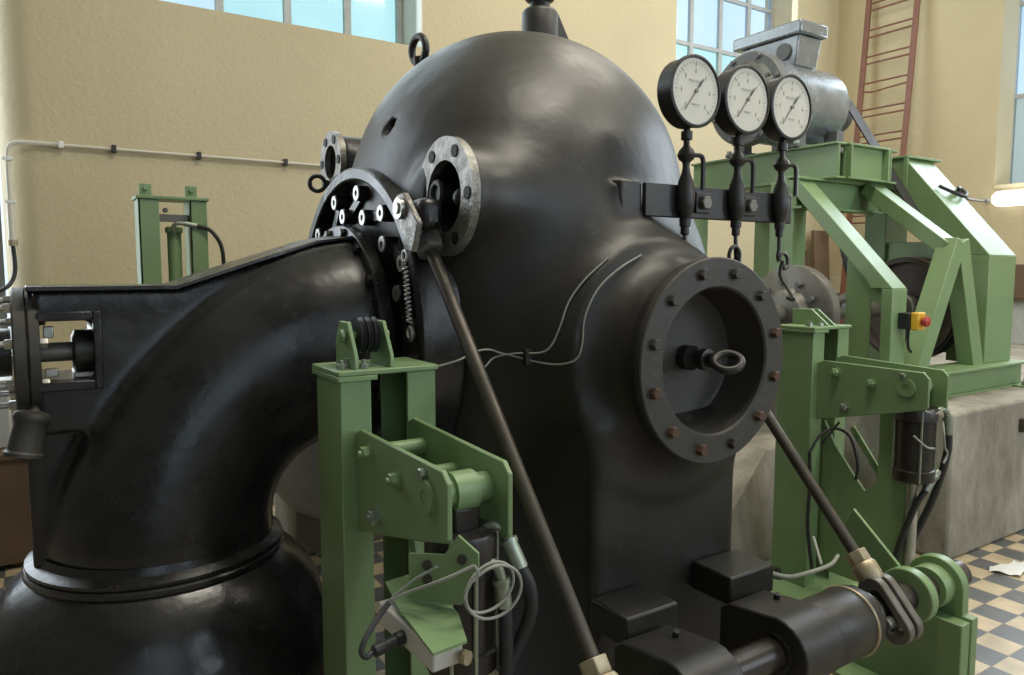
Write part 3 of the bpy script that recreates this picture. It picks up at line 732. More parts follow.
# ================================================================== HYDRAULIC STANDS
GR = M['green']
def stand_base(label, lugs=True):
    t = thing('hydraulic_stand', (0, 0, 0), label, 'stand', 'green hydraulic stands beside the turbine')
    MB().box(-.14, -.05, 0, .20, .0, 1.31).build('post', GR, t, bevel=.004)
    MB().box(.06, .15, 0, .012, 0, 1.31).box(.138, .15, .012, .188, 0, 1.31).box(.06, .15, .188, .20, 0, 1.31).build('post', GR, t, bevel=.003)
    tp = MB().box(-.150, .155, -.012, .212, 1.31, 1.326).build('top_plate', GR, t, bevel=.004)
    MB().box(-.150, -.035, -.012, .212, 1.296, 1.31).build('shim_plate', GR, tp, bevel=.002)
    for x, y in ((-.125, .03), (-.065, .015), (-.10, .06)):
        MB().hexa((x, y, 1.326), (0, 0, 1), .013, .016).cyl((x, y, 1.34), (x, y, 1.352), .007, n=10).build('bolt', M['zinc'], tp)
    for x in ((-.075, .03) if lugs else ()):
        pl = [(-.02, 1.326), (.13, 1.326), (.13, 1.40), (.10, 1.455), (.035, 1.455), (-.02, 1.36)]
        MB().prism([(q[0] + .02, q[1]) for q in pl], 'x', x - .022, x - .010).build('pulley_lug', GR, tp, bevel=.002)
    for x in ((-.055, -.035, -.015) if lugs else ()):
        MB().lathe([(.02, -.008), (.052, -.008), (.044, 0), (.052, .008), (.02, .008)], (x - .002, .075, 1.415), (1, 0, 0), 28).build('sheave', M['rubber'], tp)
    if lugs:
        MB().cyl((-.115, .075, 1.415), (.035, .075, 1.415), .011, n=14).cyl((-.112, .075, 1.415), (-.10, .075, 1.415), .019).build('sheave_pin', GR, tp)
    else:
        for x in (-.02, .03):
            MB().prism([(.0, 1.326), (.21, 1.326), (.21, 1.405), (.10, 1.405)], 'x', x, x + .012).build('guide_plate', GR, tp, bevel=.002)
    # bracket plates carrying the cylinder pin
    poly = [(0, .87), (0, 1.15), (-.03, 1.165), (-.51, 1.160), (-.535, 1.135), (-.535, 1.01), (-.525, 1.0), (-.42, .97)]
    MB().prism(poly, 'x', -.098, -.084).build('bracket_plate', GR, t, bevel=.003)
    poly2 = [(0, .90), (0, 1.165), (-.03, 1.18), (-.51, 1.160), (-.535, 1.135), (-.535, .99), (-.525, .98), (-.42, .95)]
    MB().prism(poly2, 'x', .060, .074).build('bracket_plate', GR, t, bevel=.003)
    for y, z, r in ((-.10, 1.115, .022), (-.28, 1.085, .022), (-.15, .955, .014)):
        p = MB().cyl((-.084, y, z), (.060, y, z), r).build('tie_pin', GR, t)
        for s, x in ((-1, -.098), (1, .074)):
            MB().cyl((x, y, z), (x + s * .005, y, z), .025, n=20).hexa((x + s * .004, y, z), (s, 0, 0), .020, .020).cyl((x + s * .02, y, z), (x + s * .034, y, z), .010, n=12).build('nut', M['zinc'] if s < 0 and r < .02 else GR, p)
    p = MB().cyl((-.09, -.44, 1.085), (.066, -.44, 1.085), .036).build('main_pin', GR, t)
    for s, x in ((-1, -.098), (1, .074)):
        MB().ring((x, -.44, 1.085), (s, 0, 0), .018, .040, 0, .010, 28).cyl((x, -.44, 1.085), (x + s * .006, -.44, 1.085), .019).build('pin_collar', GR, p)
    MB().hexa((-.098, -.425, 1.135), (-1, 0, 0), .014, .014).build('locking_bolt', M['zinc'], t)
    return t
def cylinder(loc, label):
    t = thing('hydraulic_cylinder', loc, label, 'cylinder', 'hydraulic cylinders hanging in the stands', origin=True)
    # local origin at the pin
    MB().lathe([(.036, -.030), (.047, -.030), (.047, .030), (.036, .030)], (.0, 0, 0), (1, 0, 0), 32).build('eye', M['nut'] if False else GR, t)
    MB().box(-.033, .033, -.03, .03, -.095, -.035).build('eye_neck', M['cyl'], t, bevel=.006)
    hd = MB().lathe([(.05, 0), (.085, .006), (.088, .012), (.088, .065), (.08, .07)], (.0, 0, -.085), (0, 0, -1), 36).build('head_block', M['cyl'], t)
    b = MB().cyl((.0, 0, -.15), (.0, 0, -.37), .078, n=36).build('barrel', M['cyl'], t)
    MB().lathe([(.08, 0), (.088, .005), (.088, .05), (.07, .06), (.03, .062)], (.0, 0, -.37), (0, 0, -1), 36).build('end_block', M['cyl'], t)
    MB().cyl((.0, 0, -.43), (.0, 0, -.85), .026).build('piston_rod', M['steel'], t)
    for x in (-.061, .061):
        for y in (-.061, .061):
            MB().cyl((x, y, -.09), (x, y, -.42), .0055, n=10).build('tie_rod', M['zinc'], b)
    return t
s1 = stand_base('tall green twin-post hydraulic stand at the front, beside the pipe elbow')
s1.location = (-.965, -.84, 0)
c1 = cylinder((-.975, -1.28, 1.085), 'dark hydraulic cylinder hanging between the bracket plates of the front green stand')
s2 = stand_base('green twin-post hydraulic stand to the right of the bolted round cover', lugs=False)
s2.location = (1.505, -.575, 0)
c2 = dup(c1, (1.495, -1.015, 1.085), 'dark hydraulic cylinder with hoses hanging by the concrete plinth')
# the right stand has a web plate with a V-bottomed cutout and a foot plate
MB().prism([(0, .56), (0, .10), (-.42, .10), (-.42, .985), (-.285, .985), (-.285, .62), (-.225, .555), (-.165, .62), (-.06, .75), (0, .86)], 'x', -.030, -.014).build('web_plate', GR, s2, bevel=.003, off=V((0, 0, 0)))
MB().box(-.40, .30, -.25, .36, .0, .02).build('foot_plate', GR, s2, bevel=.003, off=V((0, 0, 0)))
MB().prism([(-.42, .42), (-.42, .30), (-.56, .12), (-.56, .0), (-.30, .0), (-.30, .42)], 'x', .03, .045).build('gusset', GR, s2, bevel=.003, off=V((0, 0, 0)))
MB().bar((.05, -.10, .83), (.05, -.30, .57), .012, .03).build('stay', GR, s2, off=V((0, 0, 0)))
MB().box(.05, .10, -.47, -.40, .66, .70).build('small_clip', GR, s2, off=V((0, 0, 0)))
MB().bar((.02, -.10, .90), (.02, -.24, .50), .014, .035).build('stay', GR, s1, off=V((0, 0, 0)))
MB().box(.06, .15, -.005, 0, 0, .02)

# limit switch bracket in front of the left stand (bent green plate with two holes)
sb = thing('switch_bracket', (-1.05, -1.25, .86), 'bent green bracket plate with a pale limit switch box under it', 'bracket')
A_, B_ = V((-1.113, -1.287, 0)), V((-1.008, -1.417, 0)); nn = V((-.126, -.10, 0)).normalized() * -.004
ol = [(0, .862), (0, .965), (.52, .972), (.72, 1.02), (1, .985), (1, .945), (.75, .862)]
fr_ = [A_.lerp(B_, s) + V((0, 0, z)) for s, z in ol]; n6 = len(fr_)
v = MB().add([q + nn for q in fr_] + [q - nn for q in fr_], [tuple(range(n6)), tuple(range(n6, 2*n6))] + [(i, (i+1) % n6, n6 + (i+1) % n6, n6 + i) for i in range(n6)]).build('bracket_plate', GR, sb)
for s, z in ((.28, .945), (.28, .912), (.78, .968)):
    q = A_.lerp(B_, s) + V((0, 0, z)); MB().cyl(q - nn, q - nn * 2.6, .011, n=16).build('bolt', M['rod'], v)
MB().add([(-1.125, -1.175, .860), (-1.033, -1.175, .866), (-1.046, -1.395, .848), (-1.155, -1.335, .852), (-1.125, -1.175, .854), (-1.033, -1.175, .860), (-1.046, -1.395, .842), (-1.155, -1.335, .846)], [(0,1,2,3),(7,6,5,4),(0,4,5,1),(1,5,6,2),(2,6,7,3),(3,7,4,0)]).build('shelf_plate', GR, sb)
MB().add([(-1.152, -1.332, .852), (-1.046, -1.393, .848), (-1.068, -1.470, .826), (-1.152, -1.478, .826), (-1.152, -1.332, .846), (-1.046, -1.393, .842), (-1.068, -1.470, .820), (-1.152, -1.478, .820)], [(0,1,2,3),(7,6,5,4),(0,4,5,1),(1,5,6,2),(2,6,7,3),(3,7,4,0)]).build('shelf_lip', GR, sb)
sw = thing('limit_switch', (-1.11, -1.34, .78), 'pale grey limit switch box under the bent green plate', 'switch')
MB().bar((-1.125, -1.215, .812), (-1.105, -1.455, .795), .075, .055).build('switch_box', M['boxwhite'], sw, bevel=.006)
MB().lathe([(.012, 0), (.016, 0), (.016, .02), (.012, .022), (.012, .05), (.014, .052), (.014, .075), (.008, .08)], (-1.15, -1.335, .80), (-1, -.12, -.12), 16).build('cable_gland', M['rubber'], sw)
MB().tube([(-1.228, -1.345, .79), (-1.245, -1.35, .787), (-1.253, -1.345, .80), (-1.24, -1.335, .82), (-1.205, -1.315, .845), (-1.17, -1.30, .868)], .0065, 8, 4).build('switch_cable', M['rubber'], sw)
MB().lathe([(.008, 0), (.015, 0), (.015, .016), (.008, .016)], (-1.075, -1.462, .79), (.4, -1, 0), 16).build('roller', M['nut'], sw)
# cable run, coil and hoses on the left stand
cb = MB().tube([(-1.17, -1.30, .872), (-1.135, -1.34, .90), (-1.085, -1.405, .94), (-1.03, -1.435, .968)], .0038, 8, 4).tube([(-1.165, -1.30, .874), (-1.125, -1.325, .915), (-1.085, -1.37, .955)], .0034, 8, 4)
cb.build('switch_lead', M['cable'], None)
o = bpy.data.objects['switch_lead']; tag(o, 'pale double cable stretched diagonally over the bent green plate', 'cable')
pts = []
for i in range(2 * 20 + 1):
    a = 2 * PI * i / 20 + 2.2; rr_ = 1 + .06 * math.sin(i * .55)
    pts.append((-.982 + .066 * rr_ * math.cos(a), -1.430 - .02 * math.cos(a * .5), .900 + .056 * rr_ * math.sin(a)))
pts = [(-1.03, -1.435, .968)] + pts
o = MB().tube(pts, .0036, 8, 2).build('cable_coil', M['cable']); tag(o, 'pale grey cable coiled in a loop round the hoses of the front stand', 'cable')
def hose(elb_pts, fpts, path, r, label):
    t = thing('hydraulic_hose', elb_pts[0], label, 'hose', 'black hydraulic hoses')
    MB().tube(elb_pts, .013, 10, 4).build('elbow_fitting', M['zinc'], t)
    MB().cyl(fpts[0], fpts[1], .0185).ring(fpts[0], V(fpts[1]) - V(fpts[0]), .01, .0215, 0, .012, 20).build('ferrule', M['zinc'], t)
    MB().tube([fpts[1]] + path, r, 12, 5).build('hose', M['rubber'], t)
    return t
hose([(-.93, -1.30, .985), (-.91, -1.325, 1.0), (-.893, -1.335, .99), (-.885, -1.345, .968)], [(-.886, -1.345, .970), (-.868, -1.372, .905)],
     [(-.852, -1.385, .86), (-.848, -1.385, .80), (-.862, -1.375, .745), (-.89, -1.36, .68), (-.91, -1.34, .55), (-.92, -1.30, .3)], .0165, 'black hydraulic hose bowing outward on the front stand, the upper of two')
hose([(-.955, -1.33, .90), (-.94, -1.355, .925), (-.925, -1.36, .915), (-.917, -1.365, .885)], [(-.918, -1.365, .888), (-.912, -1.372, .822)],
     [(-.910, -1.375, .77), (-.910, -1.375, .66), (-.912, -1.37, .50), (-.92, -1.36, .3)], .0165, 'black hydraulic hose hanging straight down on the front stand, the lower of two')
rp = MB().cyl((-.985, -1.365, .96), (-.985, -1.36, .30), .006, n=12).build('guide_rod', M['zinc']); tag(rp, 'thin upright metal rod behind the cable coil on the front stand', 'rod')
# loose cables and hoses at the right stand
hose([(1.535, -1.06, .965), (1.56, -1.09, .985), (1.585, -1.10, .975), (1.598, -1.10, .945)], [(1.598, -1.10, .95), (1.604, -1.105, .87)],
     [(1.605, -1.105, .80), (1.60, -1.085, .68), (1.60, -1.05, .55), (1.585, -1.0, .40), (1.57, -.95, .25), (1.55, -.85, .06)], .0165, 'black hydraulic hose curving down beside the concrete plinth, its end ferrule pale')
hose([(1.50, -1.07, .66), (1.53, -1.09, .685), (1.55, -1.09, .69), (1.572, -1.085, .70)], [(1.545, -1.085, .69), (1.50, -1.07, .62)],
     [(1.47, -1.05, .56), (1.46, -1.02, .46), (1.45, -.98, .30), (1.44, -.95, .06)], .014, 'thin black hydraulic hose dropping from the lower end of the right cylinder')
for k, (pp, lb) in enumerate([
    ([(1.43, -1.085, .99), (1.50, -1.10, .975), (1.55, -1.10, .985)], 'pale cable tie wrapped round the top of the right cylinder'),
    ([(1.40, -1.06, .88), (1.43, -1.10, .835), (1.49, -1.105, .82)], 'pale thin cable slung across the barrel of the right cylinder'),
    ([(1.56, -1.10, .93), (1.535, -1.12, .88), (1.55, -1.12, .82), (1.575, -1.12, .79), (1.545, -1.12, .75)], 'pale kinked cable dangling between the hoses of the right cylinder')]):
    o = MB().tube(pp, .005, 7, 4).build('thin_cable', M['cable']); tag(o, lb, 'cable', 'loose thin cables')
o = MB().tube([(.36, -1.02, .52), (.55, -1.05, .44), (.72, -1.02, .40), (.92, -1.0, .385), (1.05, -.95, .38)], .008, 8, 4).tube([(.86, -1.0, .40), (.95, -.90, .46), (1.02, -.85, .42)], .006, 8, 4).build('grey_cable', M['cable']); tag(o, 'grey cable sagging low between the bearing barrel and the right stand', 'cable')
o = MB().tube([(1.33, -.60, .72), (1.38, -.62, .80), (1.44, -.66, .835), (1.47, -.72, .80), (1.475, -.76, .68), (1.475, -.755, .60)], .007, 8, 4).tube([(1.33, -.60, .72), (1.335, -.605, .55), (1.33, -.605, .35), (1.36, -.62, .12)], .009, 8, 4).tube([(1.38, -.63, .76), (1.44, -.68, .87)], .006, 8, 4).build('black_cable', M['rubber']); tag(o, 'black cable looped round the lower part of the right green stand', 'cable')

# stand by the back wall, its cylinder facing the room
bs = thing('wall_stand', (-1.08, 1.6, 0), 'pale green upright stand with two lugs on top close to the back wall', 'stand')
y0 = 1.58; bx_ = bs
for (x0, x1) in ((-1.285, -1.185), (-1.035, -.945)):
    MB().box(x0, x1, y0, y0 + .012, 0, 1.975).box(x0, x0 + .012, y0, y0 + .18, 0, 1.975).box(x0, x1, y0 + .168, y0 + .18, 0, 1.975).build('post', GR, bs, bevel=.003)
MB().box(-1.295, -.935, y0 - .01, y0 + .19, 1.975, 1.992).build('top_plate', GR, bs, bevel=.003)
for x in (-1.245, -1.02):
    MB().box(x - .03, x + .03, y0 + .02, y0 + .034, 1.992, 2.055).cyl((x, y0 + .018, 2.03), (x, y0 + .006, 2.03), .012, n=14).build('lug', GR, bs, bevel=.002)
MB().box(-1.185, -1.035, y0 + .04, y0 + .06, 1.86, 1.90).cyl((-1.15, y0 + .03, 1.92), (-1.15, y0 + .05, 1.92), .014, n=12).build('cross_bar', M['greymetal'], bs, bevel=.003)
wc = thing('lift_cylinder', (-1.105, 1.62, 0), 'dark green upright cylinder between the posts of the wall stand', 'cylinder')
MB().cyl((-1.105, 1.66, .1), (-1.105, 1.66, 1.835), .036).lathe([(.036, 0), (.045, .004), (.045, .03), (.03, .034)], (-1.105, 1.66, 1.80), (0, 0, 1), 28).build('barrel', GR, wc)
MB().tube([(-1.115, 1.61, 1.80), (-1.115, 1.60, 1.835), (-1.10, 1.59, 1.85), (-1.06, 1.585, 1.85)], .011, 8, 4).cyl((-1.06, 1.585, 1.85), (-1.00, 1.575, 1.84), .015).build('hose_fitting', M['zinc'], wc)
hh = MB().tube([(-1.0, 1.575, 1.84), (-.94, 1.56, 1.82), (-.89, 1.55, 1.75), (-.875, 1.55, 1.66), (-.885, 1.56, 1.60), (-.95, 1.60, 1.585)], .011, 9, 5).build('rubber_hose', M['rubber']); tag(hh, 'black rubber hose arching off the stand at the back wall', 'hose')

bs.location.x -= .022; wc.location.x -= .022; hh.location.x -= .022

# ================================================================== RIGHT SIDE: bearing stand of the regulating shaft
bt = thing('bearing_stand', (1.0, SY, 0), 'low green bearing stand with rounded lugs holding the regulating shaft', 'stand')
def lug(x0, x1, R, name='lug_plate', base=None):
    pr = [(SY + R * math.cos(PI * i / 20), SZ + R * math.sin(PI * i / 20)) for i in range(21)]
    pr = (base or []) + pr
    return MB().prism(pr, 'x', x0, x1).build(name, GR, bt, bevel=.004)
far = lug(.985, 1.03, .105, base=[(SY - .105, .345), (SY - .14, .345), (SY - .14, 0), (SY + .30, 0), (SY + .30, .345), (SY + .105, .345)][::1])
nr = MB().prism([(SY + .10 * math.cos(a), SZ + .10 * math.sin(a)) for a in [2*PI*i/32 for i in range(32)]], 'x', .785, .83).build('near_ring', GR, bt, bevel=.005)
MB().lathe([(.053, 0), (.075, 0), (.078, .01), (.078, .06), (.053, .06)], (.925, SY, SZ), (1, 0, 0), 32).build('bush', GR, bt)
MB().prism([(SY + .05, SZ + .085), (SY + .24, SZ + .25), (SY + .30, SZ + .12), (SY + .095, SZ - .03)], 'x', .83, .846).build('stay_plate', GR, bt, bevel=.003)
MB().box(.925, .985, SY - .135, SY + .30, 0, .335).build('pedestal', GR, bt, bevel=.004)
MB().box(.80, 1.12, SY - .20, SY + .36, 0, .016).build('foot_plate', GR, bt, bevel=.003)

# ================================================================== RIGHT BACK: plinth, frame, motor
pb = MB()
pb.box(2.33, XR - .02, -.771, 2.4, 0, .83)
o = pb.build('concrete_plinth', M['concrete'], bevel=.02); tag(o, 'long stained concrete plinth carrying the green motor frame', 'plinth')
kb = MB().add([(1.0, -.25, 0), (2.25, -.25, 0), (2.25, 1.0, 0), (1.0, 1.0, 0), (1.08, -.22, .16), (2.25, -.22, .16), (2.25, 1.0, .16), (1.08, 1.0, .16), (1.62, -.12, .60), (2.25, -.12, .60), (2.25, .95, .60), (1.62, .95, .60)],
              [(0,3,2,1),(0,1,5,4),(1,2,6,5),(2,3,7,6),(3,0,4,7),(4,5,9,8),(5,6,10,9),(6,7,11,10),(7,4,8,11),(8,9,10,11)])
o = kb.build('concrete_block', M['concrete'], bevel=.012); tag(o, 'pale sloping concrete block half hidden behind the round cover', 'block')
ab = thing('anchor_bolt', (1.4, -.4, 0), 'dark anchor bolt on a plate at the foot of the pale sloping block', 'bolt')
MB().cyl((1.36, -.42, 0), (1.36, -.42, .014), .07).build('washer_plate', M['rod'], ab); MB().hexa((1.36, -.42, .014), (0, 0, 1), .032, .03).cyl((1.36, -.42, .04), (1.36, -.42, .07), .016).build('nut', M['rod'], ab)

FR = thing('motor_frame', (2.8, -.2, .83), 'large green welded steel frame with sloping box beams under the motor', 'frame')
FY = -.45; ZB_ = .83; ZBT = .997
# base beam (an I section lying along the plinth)
MB().box(2.10, 3.80, FY - .09, FY + .15, ZBT - .014, ZBT).box(2.10, 3.80, FY - .03, FY - .015, ZB_ + .012, ZBT - .014).box(2.10, 3.80, FY - .05, FY + .11, ZB_, ZB_ + .012).box(2.10, 2.112, FY - .05, FY + .11, ZB_ + .012, ZBT - .014).build('base_beam', GR, FR, bevel=.002)
for x in (3.70, 2.2):
    bl = MB().box(x - .06, x + .06, FY - .16, FY - .05, ZB_, ZB_ + .012).build('foot_tab', GR, FR)
    MB().hexa((x, FY - .10, ZB_ + .012), (0, 0, 1), .025, .025).cyl((x, FY - .10, ZB_ + .03), (x, FY - .10, ZB_ + .07), .012, n=12).build('anchor_nut', M['zinc'], bl)
def boxbeam(name, x0, x1, pr, **k): return MB().prism(pr, 'x', x0, x1).build(name, GR, FR, bevel=.005, **k)
# near side frame
A0, A1 = 2.25, 2.40
boxbeam('front_post', A0, A1, [(FY, ZBT), (FY, 1.495), (FY + .065, 1.495), (FY + .065, ZBT)])
boxbeam('sloping_beam', A0, A1, [(FY, 1.495), (.213, 2.193), (.33, 2.193), (.223, 2.085), (-.30, 1.53), (FY + .14, 1.495)])
boxbeam('rear_post', A0 + .01, A1 - .01, [(.22, ZB_), (.22, 2.16), (.40, 2.16), (.40, ZB_)])
sp = MB().prism([(-.385, 1.38), (-.385, 1.50), (-.36, 1.56), (-.147, 1.76), (-.147, ZBT), (-.30, ZBT), (-.30, 1.43)], 'x', A0 + .03, A0 + .045).build('side_plate', GR, FR, bevel=.002)
# far side frame
B0, B1 = 3.34, 3.70
boxbeam('front_post', B0, B1, [(FY, ZBT), (FY, 1.695), (FY + .24, 1.695), (FY + .24, ZBT)])
boxbeam('sloping_beam', B0, B1, [(FY, 1.695), (.132, 2.376), (.30, 2.376), (.30, 2.20), (.149, 2.144), (-.24, 1.70)])
boxbeam('rear_post', B0 + .02, B1 - .05, [(.26, ZB_), (.26, 2.30), (.42, 2.30), (.42, ZB_)])
boxbeam('gusset_plate', B0 + .05, B0 + .065, [(.33, 1.80), (-.20, 1.79), (.067, 1.51), (.33, 1.40)])
MB().box(B0 - .02, B1 + .06, .10, .36, 2.376, 2.392).box(B0 - .02, B0 - .006, .10, .13, 2.12, 2.376).build('cap_plate', GR, FR, bevel=.002)
# middle raker and the inverted V in the front plane
MB().bar((2.98, .16, 2.15), (2.98, FY + .075, 1.735), .15, .09).build('raker', GR, FR, bevel=.005)
ap = (2.82, FY + .055, 1.73)
MB().bar((2.985, FY + .06, 1.775), (2.585, FY + .06, ZBT - .02), .12, .11, up=(1, 0, 0)).build('v_strut', GR, FR, bevel=.004)
MB().bar((3.01, FY + .051, 1.775), (3.28, FY + .051, ZBT - .02), .10, .125, up=(1, 0, 0)).build('v_strut', GR, FR, bevel=.004)
# cross beams and the rails under the motor
MB().box(2.25, 3.16, .20, .215, 2.00, 2.165).box(2.25, 3.16, .16, .26, 2.165, 2.18).box(2.25, 3.16, .16, .26, 1.985, 2.0).build('cross_beam', GR, FR, bevel=.002)
MB().box(2.40, 3.54, 1.05, 1.20, 2.0, 2.18).build('cross_beam', GR, FR, bevel=.004)
MB().box(2.30, 2.40, 1.05, 1.20, ZB_, 2.18).build('back_post', GR, FR, bevel=.004)
MB().box(3.10, 3.20, 1.05, 1.20, ZB_, 2.18).build('back_post', GR, FR, bevel=.004)
def ibeam_y(x, y0, y1, z0, z1, w=.11):
    return MB().box(x, x + w, y0, y1, z0, z0 + .014).box(x, x + w, y0, y1, z1 - .014, z1).box(x + .03, x + .044, y0, y1, z0 + .014, z1 - .014)
ibeam_y(2.47, .08, 1.30, 2.18, 2.405).build('motor_rail', GR, FR, bevel=.002)
ibeam_y(3.05, .08, 1.30, 2.18, 2.405).build('motor_rail', GR, FR, bevel=.002)
MB().box(2.58, 3.05, .09, .105, 2.194, 2.391).box(2.58, 3.05, .06, .16, 2.391, 2.405).box(2.58, 3.05, .06, .16, 2.18, 2.194).build('end_beam', GR, FR, bevel=.002)
MB().box(2.585, 2.60, .05, .095, 2.194, 2.39).build('stiffener', GR, FR); MB().box(3.0, 3.02, .05, .095, 2.194, 2.39).build('stiffener', GR, FR)

# emergency stop on the near post
es = thing('emergency_stop', (2.41, -.46, 1.32), 'yellow emergency stop box with a red button on the near green post', 'switch')
MB().box(2.315, 2.395, -.515, -.45, 1.27, 1.36).build('back_box', M['rubber'], es, bevel=.004)
MB().box(2.325, 2.405, -.560, -.515, 1.265, 1.365).build('cover', M['yellow'], es, bevel=.008)
MB().lathe([(.018, 0), (.018, .015), (.030, .018), (.030, .032), (.022, .038), (.001, .04)], (2.365, -.56, 1.315), (0, -1, 0), 24).build('button', M['red'], es)
MB().tube([(2.36, -.49, 1.27), (2.365, -.485, 1.22), (2.40, -.47, 1.16), (2.44, -.465, 1.13)], .008, 8, 4).build('lead', M['rubber'], es)

# motor
MO = thing('electric_motor', (2.85, .65, 2.405), 'big grey electric motor with a terminal box on top of the green frame', 'motor')
my, mz, mr = .65, 2.745, .275
MB().lathe([(.235, 2.36), (mr, 2.38), (mr, 3.04), (.25, 3.07), (.20, 3.075)], (0, my, mz), (1, 0, 0), 64).build('stator_shell', M['motor'], MO)
es_ = MB().lathe([(.05, 2.20), (.10, 2.20), (.12, 2.215), (.20, 2.235), (.235, 2.27), (.245, 2.28), (.295, 2.285), (.305, 2.295), (.305, 2.36), (.295, 2.372), (.24, 2.375)], (0, my, mz), (1, 0, 0), 64).build('end_shield', M['motord'], MO)
for k in range(8):
    a = 2 * PI * (k + .5) / 8; q = (2.285, my + .275 * math.sin(a), mz + .275 * math.cos(a)); MB().hexa(q, (-1, 0, 0), .018, .02).build('bolt', M['motord'], es_)
for k in range(6):
    a = 2 * PI * k / 6
    MB().bar((2.225, my + .10 * math.sin(a), mz + .10 * math.cos(a)), (2.275, my + .24 * math.sin(a), mz + .24 * math.cos(a)), .02, .03, up=(1, 0, 0)).build('rib', M['motord'], es_)
MB().lathe([(.20, 3.06), (.235, 3.07), (.235, 3.10), (.19, 3.13), (.06, 3.135)], (0, my, mz), (1, 0, 0), 56).build('fan_cowl', M['motord'], MO)
tb = MB().add([(2.60, .50, 2.98), (2.83, .50, 2.98), (2.83, .83, 2.98), (2.60, .83, 2.98), (2.58, .46, 3.17), (2.83, .46, 3.17), (2.83, .95, 3.17), (2.58, .95, 3.17)], [(0,3,2,1),(4,5,6,7),(0,1,5,4),(1,2,6,5),(2,3,7,6),(3,0,4,7)]).build('terminal_box', M['motor'], MO, bevel=.008)
MB().box(2.555, 2.855, .43, 1.0, 3.173, 3.26).build('box_lid', M['motor'], tb, bevel=.012)
MB().lathe([(.03, 0), (.055, 0), (.055, .02), (.03, .02)], (2.592, .58, 3.08), (-1, 0, 0), 24).build('cable_entry', M['motord'], tb)
MB().box(2.64, 2.80, .53, .77, 2.90, 2.985).build('box_neck', M['motord'], tb, bevel=.004)
for y in (.43, .87):
    ft = MB().box(2.45, 3.08, y - .08, y + .08, 2.405, 2.43).box(2.50, 2.58, y - .05, y + .05, 2.43, 2.56).box(2.92, 3.0, y - .05, y + .05, 2.43, 2.56).build('foot', M['motord'], MO, bevel=.004)
    for x in (2.53, 2.98): MB().hexa((x - .06, y - .06 if y < .6 else y + .06, 2.43), (0, 0, 1), .02, .02).build('bolt', M['zinc'], ft)
# pulleys and belt at the far end
def flatpulley(c, R, w, mat, name, par): return MB().lathe([(.05, 0), (R, 0), (R + .004, w / 2), (R, w), (R - .02, w), (R - .025, w * .6), (.08, w * .55), (.08, w + .03), (.05, w + .03)], c, (1, 0, 0), 56).build(name, mat, par)
flatpulley((3.175, my, mz), .13, .15, M['motord'], 'drive_pulley', MO)
MB().cyl((3.12, my, mz), (3.36, my, mz), .045).build('motor_shaft', M['steel'], MO)
PW = thing('belt_wheel', (3.25, 0, 1.345), 'brown belt wheel on the shaft behind the near post of the green frame', 'wheel')
MB().lathe([(.055, .05), (.30, .05), (.31, .0), (.34, .0), (.345, .01), (.345, .15), (.30, .15), (.055, .10)], (3.175, 0, 1.345), (1, 0, 0), 64).build('rim', M['brown'], PW)
MB().lathe([(.053, -.06), (.09, -.06), (.10, -.05), (.10, .06), (.053, .06)], (3.175, 0, 1.345), (1, 0, 0), 32).build('hub', M['greymetal'], PW)
fw = thing('flywheel', (3.78, 0, 1.345), 'dark brown solid flywheel seen between the legs of the inverted V', 'wheel')
MB().lathe([(.055, -.03), (.10, -.03), (.11, 0), (.28, .012), (.29, -.015), (.335, -.015), (.34, -.005), (.34, .115), (.335, .12), (.055, .12)], (3.745, 0, 1.345), (1, 0, 0), 64).build('disc', M['brown'], fw)
MB().lathe([(.053, -.06), (.08, -.06), (.085, -.05), (.085, -.02), (.053, -.02)], (3.745, 0, 1.345), (1, 0, 0), 32).build('hub', M['greymetal'], fw)
bl = MB()
n = 20; R1, R2 = .14, .35; c1_, c2_ = V((0, my, mz)), V((0, 0, 1.345)); dv = (c2_ - c1_); L_ = dv.length; th = math.atan2(dv.z, dv.y); be_ = math.acos((R1 - R2) / L_)
outer = []; 
for i in range(n + 1):
    a = th + be_ + (2 * PI - 2 * be_) * i / n; outer.append((c1_.y + R1 * math.cos(a), c1_.z + R1 * math.sin(a), math.cos(a), math.sin(a)))
for i in range(n + 1):
    a = th - be_ + (2 * be_) * i / n; outer.append((c2_.y + R2 * math.cos(a), c2_.z + R2 * math.sin(a), math.cos(a), math.sin(a)))
vs = []; k = len(outer)
xs = (3.19, 3.31)
for x in xs:
    for tk in (0, .010): vs += [V((x, y + tk * cy, z + tk * cz)) for y, z, cy, cz in outer]
fs = []
for i in range(k):
    j = (i + 1) % k; fs += [(i, j, k + j, k + i), (2*k+i, 3*k+i, 3*k+j, 2*k+j), (i, 2*k+i, 2*k+j, j), (k+i, k+j, 3*k+j, 3*k+i)]
o = MB().add([v + V((.0, 0, 0)) for v in vs], fs).build('drive_belt', M['belt']); tag(o, 'dark flat drive belt slanting down from the far end of the motor', 'belt')

# turbine shaft coupling beyond the casing
SC = thing('disc_coupling', (1.95, 0, 1.345), 'grey bolted disc coupling behind the right green stand', 'coupling')
MB().cyl((.62, 0, 1.345), (3.92, 0, 1.345), .052).build('shaft', M['greymetal'], SC)
dc = MB().lathe([(.10, 1.86), (.13, 1.87), (.155, 1.92), (.24, 1.945), (.275, 1.95), (.285, 1.96), (.285, 2.02), (.275, 2.03), (.20, 2.035), (.12, 2.09), (.10, 2.12)], (0, 0, 1.345), (1, 0, 0), 60).build('disc', M['greymetal'], SC)
for k in range(10):
    a = 2 * PI * (k + .3) / 10; MB().hexa((1.925, .19 * math.sin(a), 1.345 + .19 * math.cos(a)), (-1, 0, 0), .02, .022).build('bolt', M['motord'], dc)
bu = thing('blue_clutch', (2.12, 0, 1.40), 'dark blue ribbed housing between the disc coupling and the green frame', 'housing')
